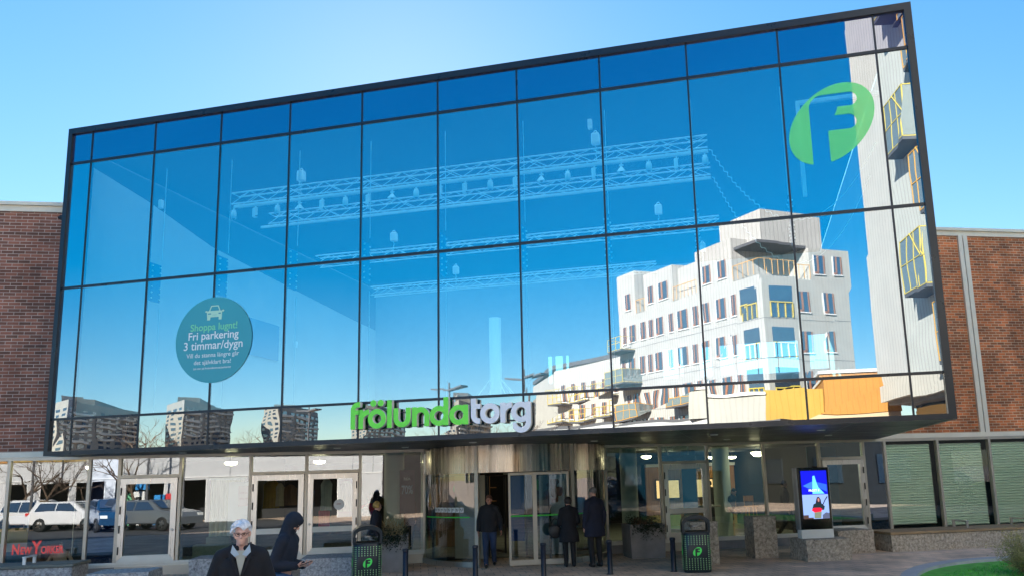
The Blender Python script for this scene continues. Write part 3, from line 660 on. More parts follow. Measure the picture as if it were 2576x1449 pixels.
k = MB(); k.box((-1.75, -.052, 3.17), (1.95, -.045, 3.20)); k.box((-1.9, -.052, 3.44), (1.95, -.045, 3.46)); reparent(k.build('mounting_rail', M['frame']), sign)

# round parking notice on the glass
park = thing('parking_sticker', 'round teal window sticker with car symbol and white text about free parking', 'sticker', (-5.35, -.05, 5.285))
k = MB(); n = 72
k.add([(-5.35 + .972 * math.cos(2 * math.pi * i / n), -.018, 5.285 + .968 * math.sin(2 * math.pi * i / n)) for i in range(n)], [tuple(range(n))])
reparent(k.build('disc', mat('teal_vinyl', (.05, .37, .44), .35)), park)
TXW = mat('white_vinyl_text', (.85, .88, .88), .5); TXG = mat('mint_vinyl_text', (.22, .72, .42), .5)
ty = -.021
for body, w, z, m, off, sh in (('Shoppa lugnt!', 1.20, .225, TXG, .018, 0), ('Fri parkering', 1.28, .02, TXW, .012, 0), ('3 timmar/dygn', 1.50, -.205, TXW, .012, 0), ('Vill du stanna längre går', 1.34, -.385, TXW, .006, 0), ('det självklart bra!', .94, -.545, TXW, .006, 0), ('Läs mer på frolundatorg.se/parkering', .96, -.655, TXW, .012, .25)):
    reparent(text('text', body, w, -5.35, 5.285 + z, ty, m, None, off, shear=sh), park)
cx, cz = -5.345, 5.90
def carf(X, Z):
    x, z = np.abs(X - cx), Z - cz
    roof = I(I(z - .165, .02 - z), x - (.155 - (z - .02) * .42)); win = I(I(z - .14, .045 - z), x - (.118 - (z - .045) * .42))
    body = I(I(z - .04, -.10 - z), x - (.19 + .0 * z)); body = I(body, x + z * .6 - .205)
    wheel = rect(x, z, .11, .185, -.165, -.09); mir = np.hypot((x - .215) / 1.3, z - .035) - .022
    lamp = I(np.abs(x - .13) - .04, np.abs(z + .02) - .013 ); grill = I(x - .06, np.abs(z + .05) - .004)
    f = U(U(I(roof, -win), body), U(wheel, mir)); return I(I(f, -lamp), -grill)
o = extrude_loops('car_symbol', contour(carf, cx - .27, cx + .27, cz - .2, cz + .2, .008), ty, .002, [mat('pale_mint_vinyl', (.50, .80, .62), .5)], None); reparent(o, park)

# F emblem on the glass
def translucent(name, tint, col, fac):
    m, nt, out = _nt(name); t = nt.nodes.new("ShaderNodeBsdfTransparent"); t.inputs[0].default_value = (*tint, 1); d = nt.nodes.new("ShaderNodeBsdfDiffuse"); d.inputs[0].default_value = (*col, 1)
    mx = nt.nodes.new("ShaderNodeMixShader"); mx.inputs[0].default_value = fac; nt.links.new(t.outputs[0], mx.inputs[1]); nt.links.new(d.outputs[0], mx.inputs[2]); nt.links.new(mx.outputs[0], out.inputs[0]); return m
def ellipse_f(X, Z, cx, cz, k=1.0):
    u = ((X - cx) + (Z - cz)) / math.sqrt(2); v = (-(X - cx) + (Z - cz)) / math.sqrt(2)
    return (np.hypot(u / (.925 * k), v / (.655 * k)) - 1) * .655 * k
def bar_r(X, Z, x0, x1, z0, z1):
    r = (z1 - z0) / 2; return U(rect(X, Z, x0, x1 - r, z0, z1), np.hypot(X - x1 + r, Z - z0 - r) - r)
def emblem(X, Z, cx=8.07, cz=8.59, k=1.0):
    X = (X - cx) / k; Z = (Z - cz) / k
    F = U(U(rect(X, Z, -.39, -.07, -.8, .36), np.hypot(X + .13, Z - .34) - .26), U(bar_r(X, Z, -.14, .50, .32, .60), bar_r(X, Z, -.1, .46, -.145, .155)))
    return I(ellipse_f(X, Z, 0, 0) , -F) * k
logo = thing('logo_sticker', 'large translucent green oval emblem with cut out F at top right of glass', 'sticker', (8.07, -.05, 8.59))
reparent(extrude_loops('emblem', contour(lambda X, Z: emblem(X, Z), 7.1, 9.0, 7.7, 9.5, .018), -.009, .002, [translucent('translucent_green_film', (1.0, 1.0, .66), (.22, 1.0, .56), .40)], None), logo)
# ------------------------------------------------------------------ plaza furniture
def rough_block(name, label, cat, s0, s1, n0, n1, h, m, group=None, top=None, seed=0):
    """split-stone block; s along the front, n outward; faces are subdivided and knocked about"""
    c = SP((s0 + s1) / 2, (n0 + n1) / 2, 0); w, d = abs(s1 - s0), abs(n1 - n0)
    root = thing(name, label, cat, c, TH, group) if top else None
    mb = MB(); st = .09; nx, ny, nz = max(2, int(w / st)), max(2, int(d / st)), max(2, int(h / st)); V = {}; vs = []; fs = []
    def vid(i, j, k):
        if (i, j, k) in V: return V[i, j, k]
        x, y, z = -w / 2 + w * i / nx, -d / 2 + d * j / ny, h * k / nz
        q = Vector((x * 1.7 + seed * 9, y * 1.7, z * 1.7)); a = .022
        dx = a * mnoise.noise(q * 2) + .010 * mnoise.noise(q * 9); dy = a * mnoise.noise(q * 2 + Vector((31, 0, 0))) + .012 * mnoise.noise(q * 9 + Vector((5, 5, 5))); dz = .006 * mnoise.noise(q * 5)
        if k == 0: dz = 0
        V[i, j, k] = len(vs); vs.append((x + dx, y + dy, max(0, z + dz))); return V[i, j, k]
    def quad(*q): fs.append([vid(*p) for p in q])
    for i in range(nx):
        for j in range(ny): quad((i, j, nz), (i + 1, j, nz), (i + 1, j + 1, nz), (i, j + 1, nz))
        for k in range(nz): quad((i, 0, k), (i + 1, 0, k), (i + 1, 0, k + 1), (i, 0, k + 1)); quad((i, ny, k), (i, ny, k + 1), (i + 1, ny, k + 1), (i + 1, ny, k))
    for j in range(ny):
        for k in range(nz): quad((0, j, k), (0, j, k + 1), (0, j + 1, k + 1), (0, j + 1, k)); quad((nx, j, k), (nx, j + 1, k), (nx, j + 1, k + 1), (nx, j, k + 1))
    mb.add(vs, fs, False)
    if root:
        mb.build('stone_base', m, root); t = MB(); ov = .03
        for a, b in ((-d / 2 - ov, -d / 6 - .01), (-d / 6 + .01, d / 6 - .01), (d / 6 + .01, d / 2 + ov)): t.bbox((-w / 2 - ov, a, h + .015), (w / 2 + ov, b, h + .075), .008)
        t.build('timber_top', top, root); return root
    o = mb.build(name, m); o.location = c; o.rotation_euler = (0, 0, TH); return tag(o, label, cat, group)
M['timber_r'] = mat('weathered_timber_seat', (.30, .21, .12), .8, var=.4, vscale=4, stretch=(.3, 6, 6), bump=.004)
M['timber_l'] = mat('grey_mossy_timber_seat', (.16, .17, .15), .8, var=.45, vscale=4, stretch=(.3, 6, 6), bump=.004)
wr = rough_block('stone_bench', 'long granite bench wall with weathered timber top below the blinds', 'bench', 9.02, 19, 1.75, 2.75, .40, M['granite'], 'granite bench walls', M['timber_r'], 1)
wl = rough_block('stone_bench', 'low granite bench wall with grey timber top below the mannequin window', 'bench', -20, -9.95, .62, 1.55, .40, M['granite_cool'], 'granite bench walls', M['timber_l'], 2)
rough_block('stone_block', 'granite block in front of the single glass door', 'stone block', -8.85, -7.72, 2.85, 3.75, .43, M['granite_cool'], 'granite blocks', seed=3)
rough_block('stone_block', 'granite block behind the white haired man', 'stone block', -7.5, -6.3, .62, 1.7, .46, M['granite_cool'], 'granite blocks', seed=4)
rough_block('stone_block', 'granite block between the hooded person and the left litter bin', 'stone block', -4.95, -3.88, 1.72, 2.85, .46, M['granite_cool'], 'granite blocks', seed=5)
rough_block('stone_block', 'tall granite block right behind the right hand litter bin', 'stone block', 3.62, 4.27, 2.95, 3.5, .95, M['granite'], 'granite blocks', seed=6)
rough_block('stone_block', 'tall upright granite block standing left of the advertising screen', 'stone block', 5.47, 6.05, 2.15, 2.72, .97, M['granite'], 'granite blocks', seed=7)
rough_block('stone_block', 'granite block carrying the advertising screen', 'stone block', 6.22, 7.32, 3.0, 3.85, .48, M['granite'], 'granite blocks', seed=8)
rough_block('stone_block', 'granite block half hidden behind the advertising screen', 'stone block', 7.7, 8.65, 1.7, 2.6, .55, M['granite'], 'granite blocks', seed=9)
# steel armrests on the right bench
for i, s0 in enumerate((11.35, 13.05)):
    a = thing('armrest', ('steel armrest at the near end of the right bench top', 'steel armrest further right on the bench top')[i], 'armrest', SP(s0, 2.2, .47), TH, 'bench armrests')
    k = MB()
    k.box((-.03, -.28, 0), (.03, -.24, .16)); k.build('upright', M['steel'], a); k = MB(); k.box((-.03, .24, 0), (.03, .28, .16)); k.build('upright', M['steel'], a)
    k = MB(); k.bbox((-.035, -.30, .16), (.035, .30, .19), .006); k.build('rest', M['steel'], a)
a = thing('armrest', 'low steel hoop standing on the left bench top before the mannequin', 'armrest', SP(-11.0, 1.1, .47), TH, 'bench armrests')
k = MB(); k.box((-.03, -.28, 0), (.03, -.24, .15)); k.build('upright', M['white'], a); k = MB(); k.box((-.03, .2, 0), (.03, .24, .15)); k.build('upright', M['white'], a); k = MB(); k.bbox((-.035, -.3, .15), (.035, .26, .18), .006); k.build('rest', M['white'], a)

# bollards
bm = mat('navy_black_bollard_paint', (.010, .012, .022), .45, var=.3, vscale=6)
def bollard(loc, label):
    r = thing('bollard', label, 'bollard', loc, 0, 'black steel bollards')
    k = MB(); k.lathe([(.075, 0), (.075, .012), (.058, .016), (.055, .02), (.055, .665), (.0, .665)], n=20); k.build('post', bm, r)
    k = MB(); k.lathe([(.058, .648), (.061, .655), (.061, .69), (.05, .705), (0, .71)], n=20); k.build('cap', bm, r); return r
bl = None
for s0, n0, lb in ((-2.705, 4.32, 'leftmost black bollard right beside the grass planter'), (-1.29, 4.2, 'black bollard before the left curved glass of the revolving door'), (.115, 4.3, 'black bollard before the sliding door leaves'), (1.535, 4.28, 'black bollard beside the tall man in the dark coat'), (2.9, 4.38, 'black bollard just left of the right litter bin')):
    if bl is None: bl = bollard(SP(s0, n0), lb)
    else: dup(bl, SP(s0, n0), None, lb)

# litter bins
M['bin'] = mat('dark_blue_green_bin_steel', (.012, .020, .028), .35, .3, var=.2)
M['bing'] = mat('green_bin_emblem', (.06, .62, .10), .5, emit=(.03, .4, .06), estr=.05)
def holes_mat():
    return mat('green_perforation', (.30, .55, .26), .5)
M['holes'] = holes_mat()
def litter_bin(loc, rz, label):
    r = thing('litter_bin', label, 'litter bin', loc, rz, 'perforated litter bins'); W2, D2 = .29, .27
    def sq(t, rx, ry, e=4.0):
        c, s = math.cos(t), math.sin(t); return rx * abs(c) ** (2 / e) * math.copysign(1, c), ry * abs(s) ** (2 / e) * math.copysign(1, s)
    n = 48
    def shell(mb, zs_, n=48):
        vs = []
        for z, kx in zs_: vs += [(*sq(2 * math.pi * i / n, W2 * kx, D2 * kx), z) for i in range(n)]
        fs = [(j * n + i, j * n + (i + 1) % n, (j + 1) * n + (i + 1) % n, (j + 1) * n + i) for j in range(len(zs_) - 1) for i in range(n)]
        mb.add(vs, fs, True); mb.add([(*sq(2 * math.pi * i / n, W2 * zs_[0][1], D2 * zs_[0][1]), zs_[0][0]) for i in range(n)], [tuple(range(n - 1, -1, -1))]); return mb
    k = shell(MB(), [(0, .96), (.02, 1.0), (.80, 1.0), (.81, .97)]); k.build('body', M['bin'], r)
    # hood: arched shell with a large opening at the front and back
    k = MB(); m_ = 20
    for sg in (-1, 1):
        y = sg * D2 * .98
        outer = [(-W2, .81), (-W2, 1.02)] + [(-W2 * math.cos(math.pi * i / m_), 1.02 + .155 * math.sin(math.pi * i / m_)) for i in range(1, m_)] + [(W2, 1.02), (W2, .81)]
        inner = [(-W2 * .84, .835), (-W2 * .84, .97)] + [(-W2 * .84 * math.cos(math.pi * i / m_), .98 + .115 * math.sin(math.pi * i / m_)) for i in range(1, m_)] + [(W2 * .84, .97), (W2 * .84, .835)]
        N_ = len(outer); y2 = y - sg * .03
        vs = [(x, y, z) for x, z in outer] + [(x, y, z) for x, z in inner] + [(x, y2, z) for x, z in inner]
        fs = [(i, (i + 1) % N_, N_ + (i + 1) % N_, N_ + i) for i in range(N_)] + [(N_ + i, N_ + (i + 1) % N_, 2 * N_ + (i + 1) % N_, 2 * N_ + i) for i in range(N_)]
        k.add(vs, fs)
    outer = [(-W2, .81), (-W2, 1.02)] + [(-W2 * math.cos(math.pi * i / m_), 1.02 + .155 * math.sin(math.pi * i / m_)) for i in range(1, m_)] + [(W2, 1.02), (W2, .81)]
    N_ = len(outer); k.add([(x, -D2 * .98, z) for x, z in outer] + [(x, D2 * .98, z) for x, z in outer], [(i, i + 1, N_ + i + 1, N_ + i) for i in range(N_ - 1)], True)
    k.build('hood', M['bin'], r, fix=True)
    k = MB(); k.lathe([(.13, 0), (.145, .0), (.145, .02), (.13, .02)], (0, 0, .93), 20); k.lathe([(.0, .80), (.22, .80), (.235, .82)], (0, 0, 0.02), 20); k.build('ash_tray', M['steel'], r)
    # perforation rows on all four sides
    k = MB()
    for side in range(4):
        rot = Matrix.Rotation(side * math.pi / 2, 3, 'Z'); dd = D2 if side % 2 == 0 else W2; ww = W2 if side % 2 == 0 else D2
        for iz in range(17):
            z = .075 + iz * .042
            for ix in range(9):
                mid = 6 <= iz <= 11
                if mid and ix not in (0, 8): continue
                x = -.8 * ww + ix * 1.6 * ww / 8; y = -dd * (1 - .25 * abs(x / ww) ** 4 * .25) - .003
                yy = -dd * (1 - abs(x / ww) ** 4) ** .25 - .0035
                c = rot @ Vector((x, yy, z)); k.cbox(c, (.017, .004, .019), rot)
    k.build('perforation', M['holes'], r)
    for side in range(4):
        rot = Matrix.Rotation(side * math.pi / 2, 4, 'Z'); dd = (D2 if side % 2 == 0 else W2) + .004
        o = extrude_loops('emblem', contour(lambda X, Z: emblem(X, Z, 0, .43, .115), -.13, .13, .31, .55, .004), -dd, .003, [M['bing']], r); o.data.transform(rot)
        o = text('text', 'frölundatorg', .17, 0, .30, -dd, mat('dim_green_print', (.03, .16, .07), .5) if 'dg' not in M else M['dg'], r, 0.01); M['dg'] = o.data.materials[0]; o.data.transform(rot)
    k = MB(); k.cbox((W2 + .006, 0, .72), (.012, .03, .06)); k.build('lock', M['steel'], r)
    return r
b0 = litter_bin(SP(3.36, 4.55), TH - .25, 'litter bin with green emblem standing in front of the right hand glass door')
dup(b0, SP(-3.50, 3.75), TH + .12, 'litter bin with green emblem in front of the blond woman, left of the planter')

# planters with grass and evergreen trailing plants
pg = mat('dry_grass', (.30, .24, .12), .8, var=.3); pe = mat('dark_evergreen', (.018, .032, .014), .7, var=.5, vscale=9); pb_ = mat('brown_grass', (.16, .09, .05), .8, var=.3)
def planter(loc, rz, label, seed, tall):
    r = thing('planter', label, 'planter', loc, rz, 'concrete planters'); h = .82; a = .43
    k = MB(); k.add([(-a, -a, 0), (a, -a, 0), (a, a, 0), (-a, a, 0), (-a - .02, -a - .02, h), (a + .02, -a - .02, h), (a + .02, a + .02, h), (-a - .02, a + .02, h), (-a + .04, -a + .04, h), (a - .04, -a + .04, h), (a - .04, a - .04, h), (-a + .04, a - .04, h), (-a + .05, -a + .05, h - .08), (a - .05, -a + .05, h - .08), (a - .05, a - .05, h - .08), (-a + .05, a - .05, h - .08)],
        [(0, 1, 5, 4), (1, 2, 6, 5), (2, 3, 7, 6), (3, 0, 4, 7), (4, 5, 9, 8), (5, 6, 10, 9), (6, 7, 11, 10), (7, 4, 8, 11), (8, 9, 13, 12), (9, 10, 14, 13), (10, 11, 15, 14), (11, 8, 12, 15), (12, 13, 14, 15)])
    k.build('box', M['concrete'], r); rn = random.Random(seed)
    gr = MB(); cnt = 170
    for i in range(cnt):
        x, y = (rn.uniform(-.12, .3), rn.uniform(-.2, .2)) if tall else (rn.uniform(-.25, .25), rn.uniform(-.25, .25)); H = rn.uniform(.25, .62) if tall else rn.uniform(.12, .3)
        dx, dy = rn.uniform(-.25, .25) * (1 if tall else .5), rn.uniform(-.2, .2); p0 = Vector((x, y, h - .05)); w = .004
        pts = [p0 + Vector((dx * t * t, dy * t * t, H * (t - .25 * t * t))) for t in (0, .35, .7, 1)]
        for q0, q1 in zip(pts, pts[1:]): gr.add([q0 + Vector((-w, 0, 0)), q0 + Vector((w, 0, 0)), q1 + Vector((w * .6, 0, 0)), q1 + Vector((-w * .6, 0, 0))], [(0, 1, 2, 3)])
    gr.build('grass_tuft', pg if tall else pb_, r)
    ev = MB()
    for i in range(1500):
        t = rn.random()
        if t < .55: c = Vector((rn.uniform(-.42, .42), rn.uniform(-.42, .42), h + rn.uniform(-.04, .16) * (1 if rn.random() < .7 else 1.5)))
        else:
            x = rn.gauss(.05, .2) if rn.random() < .5 else rn.uniform(-.4, .4); c = Vector((max(-.44, min(.44, x)), -.46 - rn.uniform(0, .05), h - abs(rn.gauss(0, .13))))
        s_ = rn.uniform(.012, .032); a_ = Vector((rn.uniform(-1, 1), rn.uniform(-1, 1), rn.uniform(-1, 1))).normalized() * s_; b_ = a_.orthogonal().normalized() * s_ * .5
        ev.add([c - a_, c + b_, c + a_, c - b_], [(0, 1, 2, 3)])
    ev.build('evergreen_foliage', pe, r); return r
planter(SP(3.2, 1.05), TH, 'square concrete planter with low brown plants right of the revolving door', 4, False)
planter(SP(-3.12, 1.5), TH, 'square concrete planter with tall dry grass behind the left litter bin', 9, True)

# advertising screen on its granite block
adv = thing('advertising_screen', 'free standing lit advertising screen in a black frame on a granite block', 'screen', SP(6.70, 3.42, .48), TH + .0)
k = MB(); k.bbox((-.40, -.10, 0), (.40, .12, .2), .01); k.build('white_base', M['white'], adv)
k = MB(); k.bbox((-.42, -.06, .2), (-.385, .14, 1.62), .005); k.bbox((.385, -.06, .2), (.42, .14, 1.62), .005); k.bbox((-.385, .10, .2), (.385, .14, 1.62), .004); k.build('side_panel', mat('grey_metal_case', (.30, .31, .33), .4, .5), adv)
k = MB(); k.bbox((-.384, -.10, .2), (.384, .10, 1.62), .01); k.build('housing', mat('gloss_black_front', (.006, .006, .007), .12), adv)
k = MB(); k.cbox((.1, 0, 1.635), (.09, .09, .03)); k.build('camera_unit', M['black'], adv)
x0, x1, z0, zm, z1 = -.325, .325, .44, 1.0, 1.545
def scr(name, pts, col, s, y):
    s = s * .5 if s >= .9 else s
    k = MB(); k.add([(x, y, z) for x, z in pts], [tuple(range(len(pts)))]); return k.build(name, emis(name + '_light', col, s), adv)
scr('upper_picture', [(x0, zm), (x1, zm), (x1, z1), (x0, z1)], (.006, .008, .40), .5, -.104)
scr('lower_picture', [(x0, z0), (x1, z0), (x1, zm - .006), (x0, zm - .006)], (.20, .30, .60), .42, -.104)
# plain pale veil shape, no figure
scr('pale_veil', [(-.03, 1.42), (.02, 1.43), (.05, 1.30), (.10, 1.16), (.24, 1.01), (-.06, 1.01), (-.05, 1.2)], (.10, .42, .95), 1.0, -.106)
scr('pale_wing', [(-.29, 1.2), (-.04, 1.30), (-.05, 1.12), (-.16, 1.14)], (.03, .12, .75), 1.0, -.1055)
scr('pale_wing', [(.31, 1.22), (.06, 1.28), (.12, 1.14), (.31, 1.05)], (.02, .08, .68), 1.0, -.1055)
WT = emis('screen_white', (.75, .85, 1), .5)
text('screen_text', 'FROST II', .26, -.02, 1.065, -.108, WT, adv, .01)
scr('guitarist_hair', [(.02, .66), (.0, .82), (.04, .93), (.09, .94), (.13, .88), (.15, .72), (.14, .66)], (.02, .012, .02), 1, -.106)
scr('guitarist_face', [(.055, .84), (.05, .89), (.075, .915), (.10, .89), (.095, .84), (.075, .82)], (.30, .13, .12), 1, -.107)
scr('guitarist_shirt', [(-.10, .66), (-.06, .77), (.03, .81), (.13, .80), (.22, .72), (.2, .64), (-.08, .62)], (.01, .02, .025), 1, -.1065)
scr('guitar_body', [(-.12, .64), (-.05, .585), (.12, .60), (.15, .66), (.1, .69), (-.06, .69)], (.60, .01, .03), 1, -.108)
scr('guitar_neck', [(.13, .66), (.25, .86), (.31, .93), (.29, .95), (.23, .87), (.12, .69)], (.015, .015, .03), 1, -.1085)
scr('trousers', [(-.06, .45), (-.05, .60), (.13, .60), (.11, .45)], (.12, .14, .10), 1, -.1068)
scr('amplifier', [(x0, z0), (x0, .53), (-.2, .53), (-.2, .47), (-.08, .47), (-.08, z0)], (.05, .03, .025), 1, -.1062)
scr('drum_kit', [(.15, z0), (.15, .52), (.24, .58), (x1, .56), (x1, z0)], (.06, .07, .12), 1, -.1062)
for i in range(26):
    pass

# security camera on the left coping
cc = thing('security_camera', 'small dark security camera under the coping of the left brick wall', 'security camera', SP(-11.1, .02, 8.86), TH)
k = MB(); k.tube((0, 0, 0), (0, -.14, -.02), .02); k.build('bracket', M['black'], cc)
k = MB(); k.bbox((-.22, -.24, -.10), (.06, -.12, .0), .015); k.tube((-.22, -.18, -.05), (-.26, -.18, -.06), .04, n=10); k.build('housing', M['black'], cc)
# shrub at the bottom right
sh = thing('shrub', 'pale green conifer shrub with bare twigs at the bottom right corner', 'shrub', (10.98, 1.55, 0))
rn = random.Random(21); k = MB(); k2 = MB()
for i in range(120):
    a = rn.uniform(0, 6.28); e = rn.uniform(.3, 1.5); L_ = rn.uniform(.4, .95); d = Vector((math.cos(a) * math.cos(e), math.sin(a) * math.cos(e), math.sin(e)))
    p = Vector((0, 0, .05)); pts = [p]
    for q in range(4): d = (d + Vector((rn.uniform(-.25, .25), rn.uniform(-.25, .25), rn.uniform(-.1, .2)))).normalized(); p = p + d * L_ / 4; pts.append(p)
    k2.path(pts, [.008, .006, .005, .003, .002], 4)
    for t in range(85):
        j = rn.randrange(1, 4); c = pts[j].lerp(pts[j + 1], rn.random()) + Vector((rn.gauss(0, .05), rn.gauss(0, .05), rn.gauss(0, .05)))
        s_ = rn.uniform(.012, .03); a_ = Vector((rn.uniform(-1, 1), rn.uniform(-1, 1), rn.uniform(-.5, 1))).normalized() * s_; b_ = a_.orthogonal().normalized() * s_ * .3
        k.add([c - a_, c + b_, c + a_, c - b_], [(0, 1, 2, 3)])
k2.build('twigs', mat('bare_twig', (.22, .17, .12), .8), sh); k.build('foliage', mat('yellow_green_needles', (.30, .27, .10), .8, var=.6, vscale=7), sh)
# ------------------------------------------------------------------ people
def remesh(mb, name, m, parent, vox, smooth=6, T=None):
    o = mb.build(name, m); md = o.modifiers.new('r', 'REMESH'); md.mode = 'VOXEL'; md.voxel_size = vox; md.use_smooth_shade = True
    sm = o.modifiers.new('s', 'SMOOTH'); sm.iterations = smooth; sm.factor = .5
    me = evaluated(o); old = o.data; o.modifiers.clear(); o.data = me; bpy.data.meshes.remove(old); me.name = name
    if not me.materials: me.materials.append(m)
    for p in me.polygons: p.use_smooth = True
    if T: me.transform(T)
    o.parent = parent; return o
def loft(mb, rings, n=20):
    """rings: (cx, cy, cz, rx, ry)"""
    vs = []; 
    for cx, cy, cz, rx, ry in rings: vs += [(cx + rx * math.cos(2 * math.pi * i / n), cy + ry * math.sin(2 * math.pi * i / n), cz) for i in range(n)]
    fs = [(j * n + i, j * n + (i + 1) % n, (j + 1) * n + (i + 1) % n, (j + 1) * n + i) for j in range(len(rings) - 1) for i in range(n)]
    fs += [tuple(range(n - 1, -1, -1)), tuple(range((len(rings) - 1) * n, len(rings) * n))]
    return mb.add(vs, fs, True)
def hand(mb, w, d, nrm, side, curl=.5, thumb_in=0.4):
    """w wrist, d pointing direction, nrm palm normal; five separate fingers"""
    w = Vector(w); d = Vector(d).normalized(); nrm = Vector(nrm); nrm = (nrm - d * nrm.dot(d)).normalized(); t = d.cross(nrm) * side
    R3 = Matrix((t, d, nrm)).transposed()
    mb.ell(w + d * .045, (.040, .050, .016), R3, 12, 8); mb.cap(w - d * .01, w + d * .02, .026, .027, 10)
    for k, (off, ln) in enumerate(((.030, .068), (.010, .076), (-.010, .070), (-.029, .055))):
        b = w + d * .085 + t * off; dd = (d * math.cos(curl * .5) + nrm * math.sin(curl * .5)).normalized(); m_ = b + dd * ln * .5
        d2 = (d * math.cos(curl * 1.4) + nrm * math.sin(curl * 1.4)).normalized(); mb.cap(b - d * .015, m_, .0095, .0085, 8); mb.cap(m_, m_ + d2 * ln * .5, .0085, .007, 8)
    b = w + d * .025 + t * .034; dd = (d * .75 + t * .6 + nrm * thumb_in).normalized(); m_ = b + dd * .038; mb.cap(b, m_, .012, .010, 8)
    d2 = (d * .95 + t * .15 + nrm * thumb_in).normalized(); mb.cap(m_, m_ + d2 * .032, .010, .008, 8)
    return mb
SKIN = mat('skin', (.62, .34, .25), .55, var=.12, vscale=9)
SKIN_D = mat('weathered_skin', (.42, .20, .14), .55, var=.12, vscale=9)
def cloth(name, c, b=.012, sc=9, rough=.85): return mat(name, c, rough, var=.3, vscale=4, bump=b, bscale=sc)
NAVY = cloth('navy_wool', (.010, .012, .028)); BLK = cloth('black_cloth', (.009, .009, .012)); JEAN = cloth('blue_denim', (.045, .12, .28), .01, 12); DJEAN = cloth('dark_denim', (.018, .035, .08), .01, 12)
GRYT = cloth('black_trousers', (.010, .010, .012)); SHOE = mat('dark_leather_shoe', (.015, .013, .013), .4)
def person(label, loc, rz, H=1.75, head=(0, 0), lean=0.0, arms=None, legs=None, coat=BLK, trou=GRYT, hem=.82, skin=None, vox=.016, hair=None, hairm=None, hood=False, collar=True, hands=True, extra=None, group=None, bulk=1.0, flare=1.0, seated=False):
    skin = skin or SKIN; k = H / 1.75
    root = thing('person', label, 'person', loc, rz, group)
    S = Matrix.Scale(k, 4)
    A = {'shR': (-.185, .0, 1.415), 'elR': (-.235, .03, 1.13), 'wrR': (-.24, -.05, .88), 'shL': (.185, .0, 1.415), 'elL': (.235, .03, 1.13), 'wrL': (.24, -.05, .88)}
    A.update(arms or {})
    Lg = {'hipR': (-.09, 0, .92), 'knR': (-.10, -.02, .50), 'anR': (-.10, .03, .09), 'hipL': (.09, 0, .92), 'knL': (.10, -.02, .50), 'anL': (.10, .03, .09)}
    Lg.update(legs or {})
    V3 = Vector
    def ln(p): p = V3(p); z = max(0, p.z - .9); return V3((p.x, p.y - lean * z, p.z - .25 * abs(lean) * z * .5))
    for q in list(A):
        if q[:2] in ('sh', 'el', 'wr'): A[q] = ln(A[q])
    neck = ln((0, .01, 1.47)); hc = ln((0, -.01, 1.625)) + V3((0, -.02 * abs(head[1]) / 20, 0))
    HR = Matrix.Rotation(R(head[0]), 3, 'Z') @ Matrix.Rotation(R(head[1]), 3, 'X')       # yaw, pitch (positive looks down)
    HS = .90
    def hp(x, y, z): return hc + HR @ V3((x * HS, y * HS, z * HS))
    b = MB()
    b.ell(hp(0, .012, .03), (.067, .085, .083), HR, 22, 16); b.ell(hp(0, -.022, -.035), (.054, .061, .074), HR, 18, 12); b.ell(hp(0, -.055, -.082), (.034, .034, .028), HR)
    b.cap(hp(0, -.082, .022), hp(0, -.104, -.018), .010, .014); b.ell(hp(0, -.09, -.02), (.018, .014, .01), HR); b.ell(hp(0, -.078, .035), (.05, .018, .014), HR)
    b.ell(hp(0, -.080, -.052), (.027, .014, .008), HR); b.ell(hp(0, -.079, -.064), (.024, .013, .008), HR)
    for sx in (-1, 1): b.ell(hp(sx * .076, .012, -.005), (.012, .020, .032), HR); b.ell(hp(sx * .045, -.06, -.02), (.024, .024, .022), HR)
    b.cap(neck, hp(0, .015, -.06), .056, .052); b.cap(ln((0, 0, 1.05)), ln((0, 0, 1.38)), .10, .11); b.cap(ln((-.14, 0, 1.40)), ln((.14, 0, 1.40)), .05, .05); b.cap((0, 0, .93), ln((0, 0, 1.08)), .11, .10)
    for s_ in 'RL':
        b.cap(A['sh' + s_], A['el' + s_], .045, .036); b.cap(A['el' + s_], A['wr' + s_], .036, .026); b.cap(Lg['hip' + s_], Lg['kn' + s_], .07, .05); b.cap(Lg['kn' + s_], Lg['an' + s_], .05, .035)
        b.cap(Lg['an' + s_], V3(Lg['an' + s_]) + V3((0, -.10, -.05)), .035, .028)
        if hands:
            d = V3(A['wr' + s_]) - V3(A['el' + s_]); hn = (arms or {}).get('n' + s_, (1 if s_ == 'R' else -1, 0, 0)); hand(b, A['wr' + s_], (arms or {}).get('d' + s_, d), hn, 1 if s_ == 'R' else -1, (arms or {}).get('c' + s_, .7))
    b.T = None
    body = remesh(b, 'body', skin, root, vox * .6 if vox > .012 else .0075, 3, S)
    # face details
    f = MB()
    for sx in (-1, 1): f.ell(hp(sx * .030, -.083, .012), (.011, .006, .006), HR, 8, 6)
    f.T = None; o = f.build('eye', mat('dark_eye', (.03, .02, .02), .2) if 'eye' not in M else M['eye'], root); M['eye'] = o.data.materials[0]; o.data.transform(S)
    # garments
    c = MB(); w = bulk
    rings = []
    zs_ = [hem, .80, .95, 1.08, 1.20, 1.32, 1.40, 1.455, 1.485]
    prof = {.80: (.20 * flare, .145 * flare), .95: (.185, .135), 1.08: (.172, .125), 1.20: (.185, .13), 1.32: (.20, .13), 1.40: (.175, .115), 1.455: (.11, .09), 1.485: (.075, .075)}
    rings = [(0, 0, hem, .20 * flare * w * (1.05 if hem < .8 else .96), .15 * flare * w)]
    for z in zs_[1:]:
        if z <= hem + .03 or (not collar and z > 1.41): continue
        p = ln((0, 0, z)); rx, ry = prof[z]; rings.append((p.x, p.y, p.z, rx * w, ry * w))
    loft(c, rings)
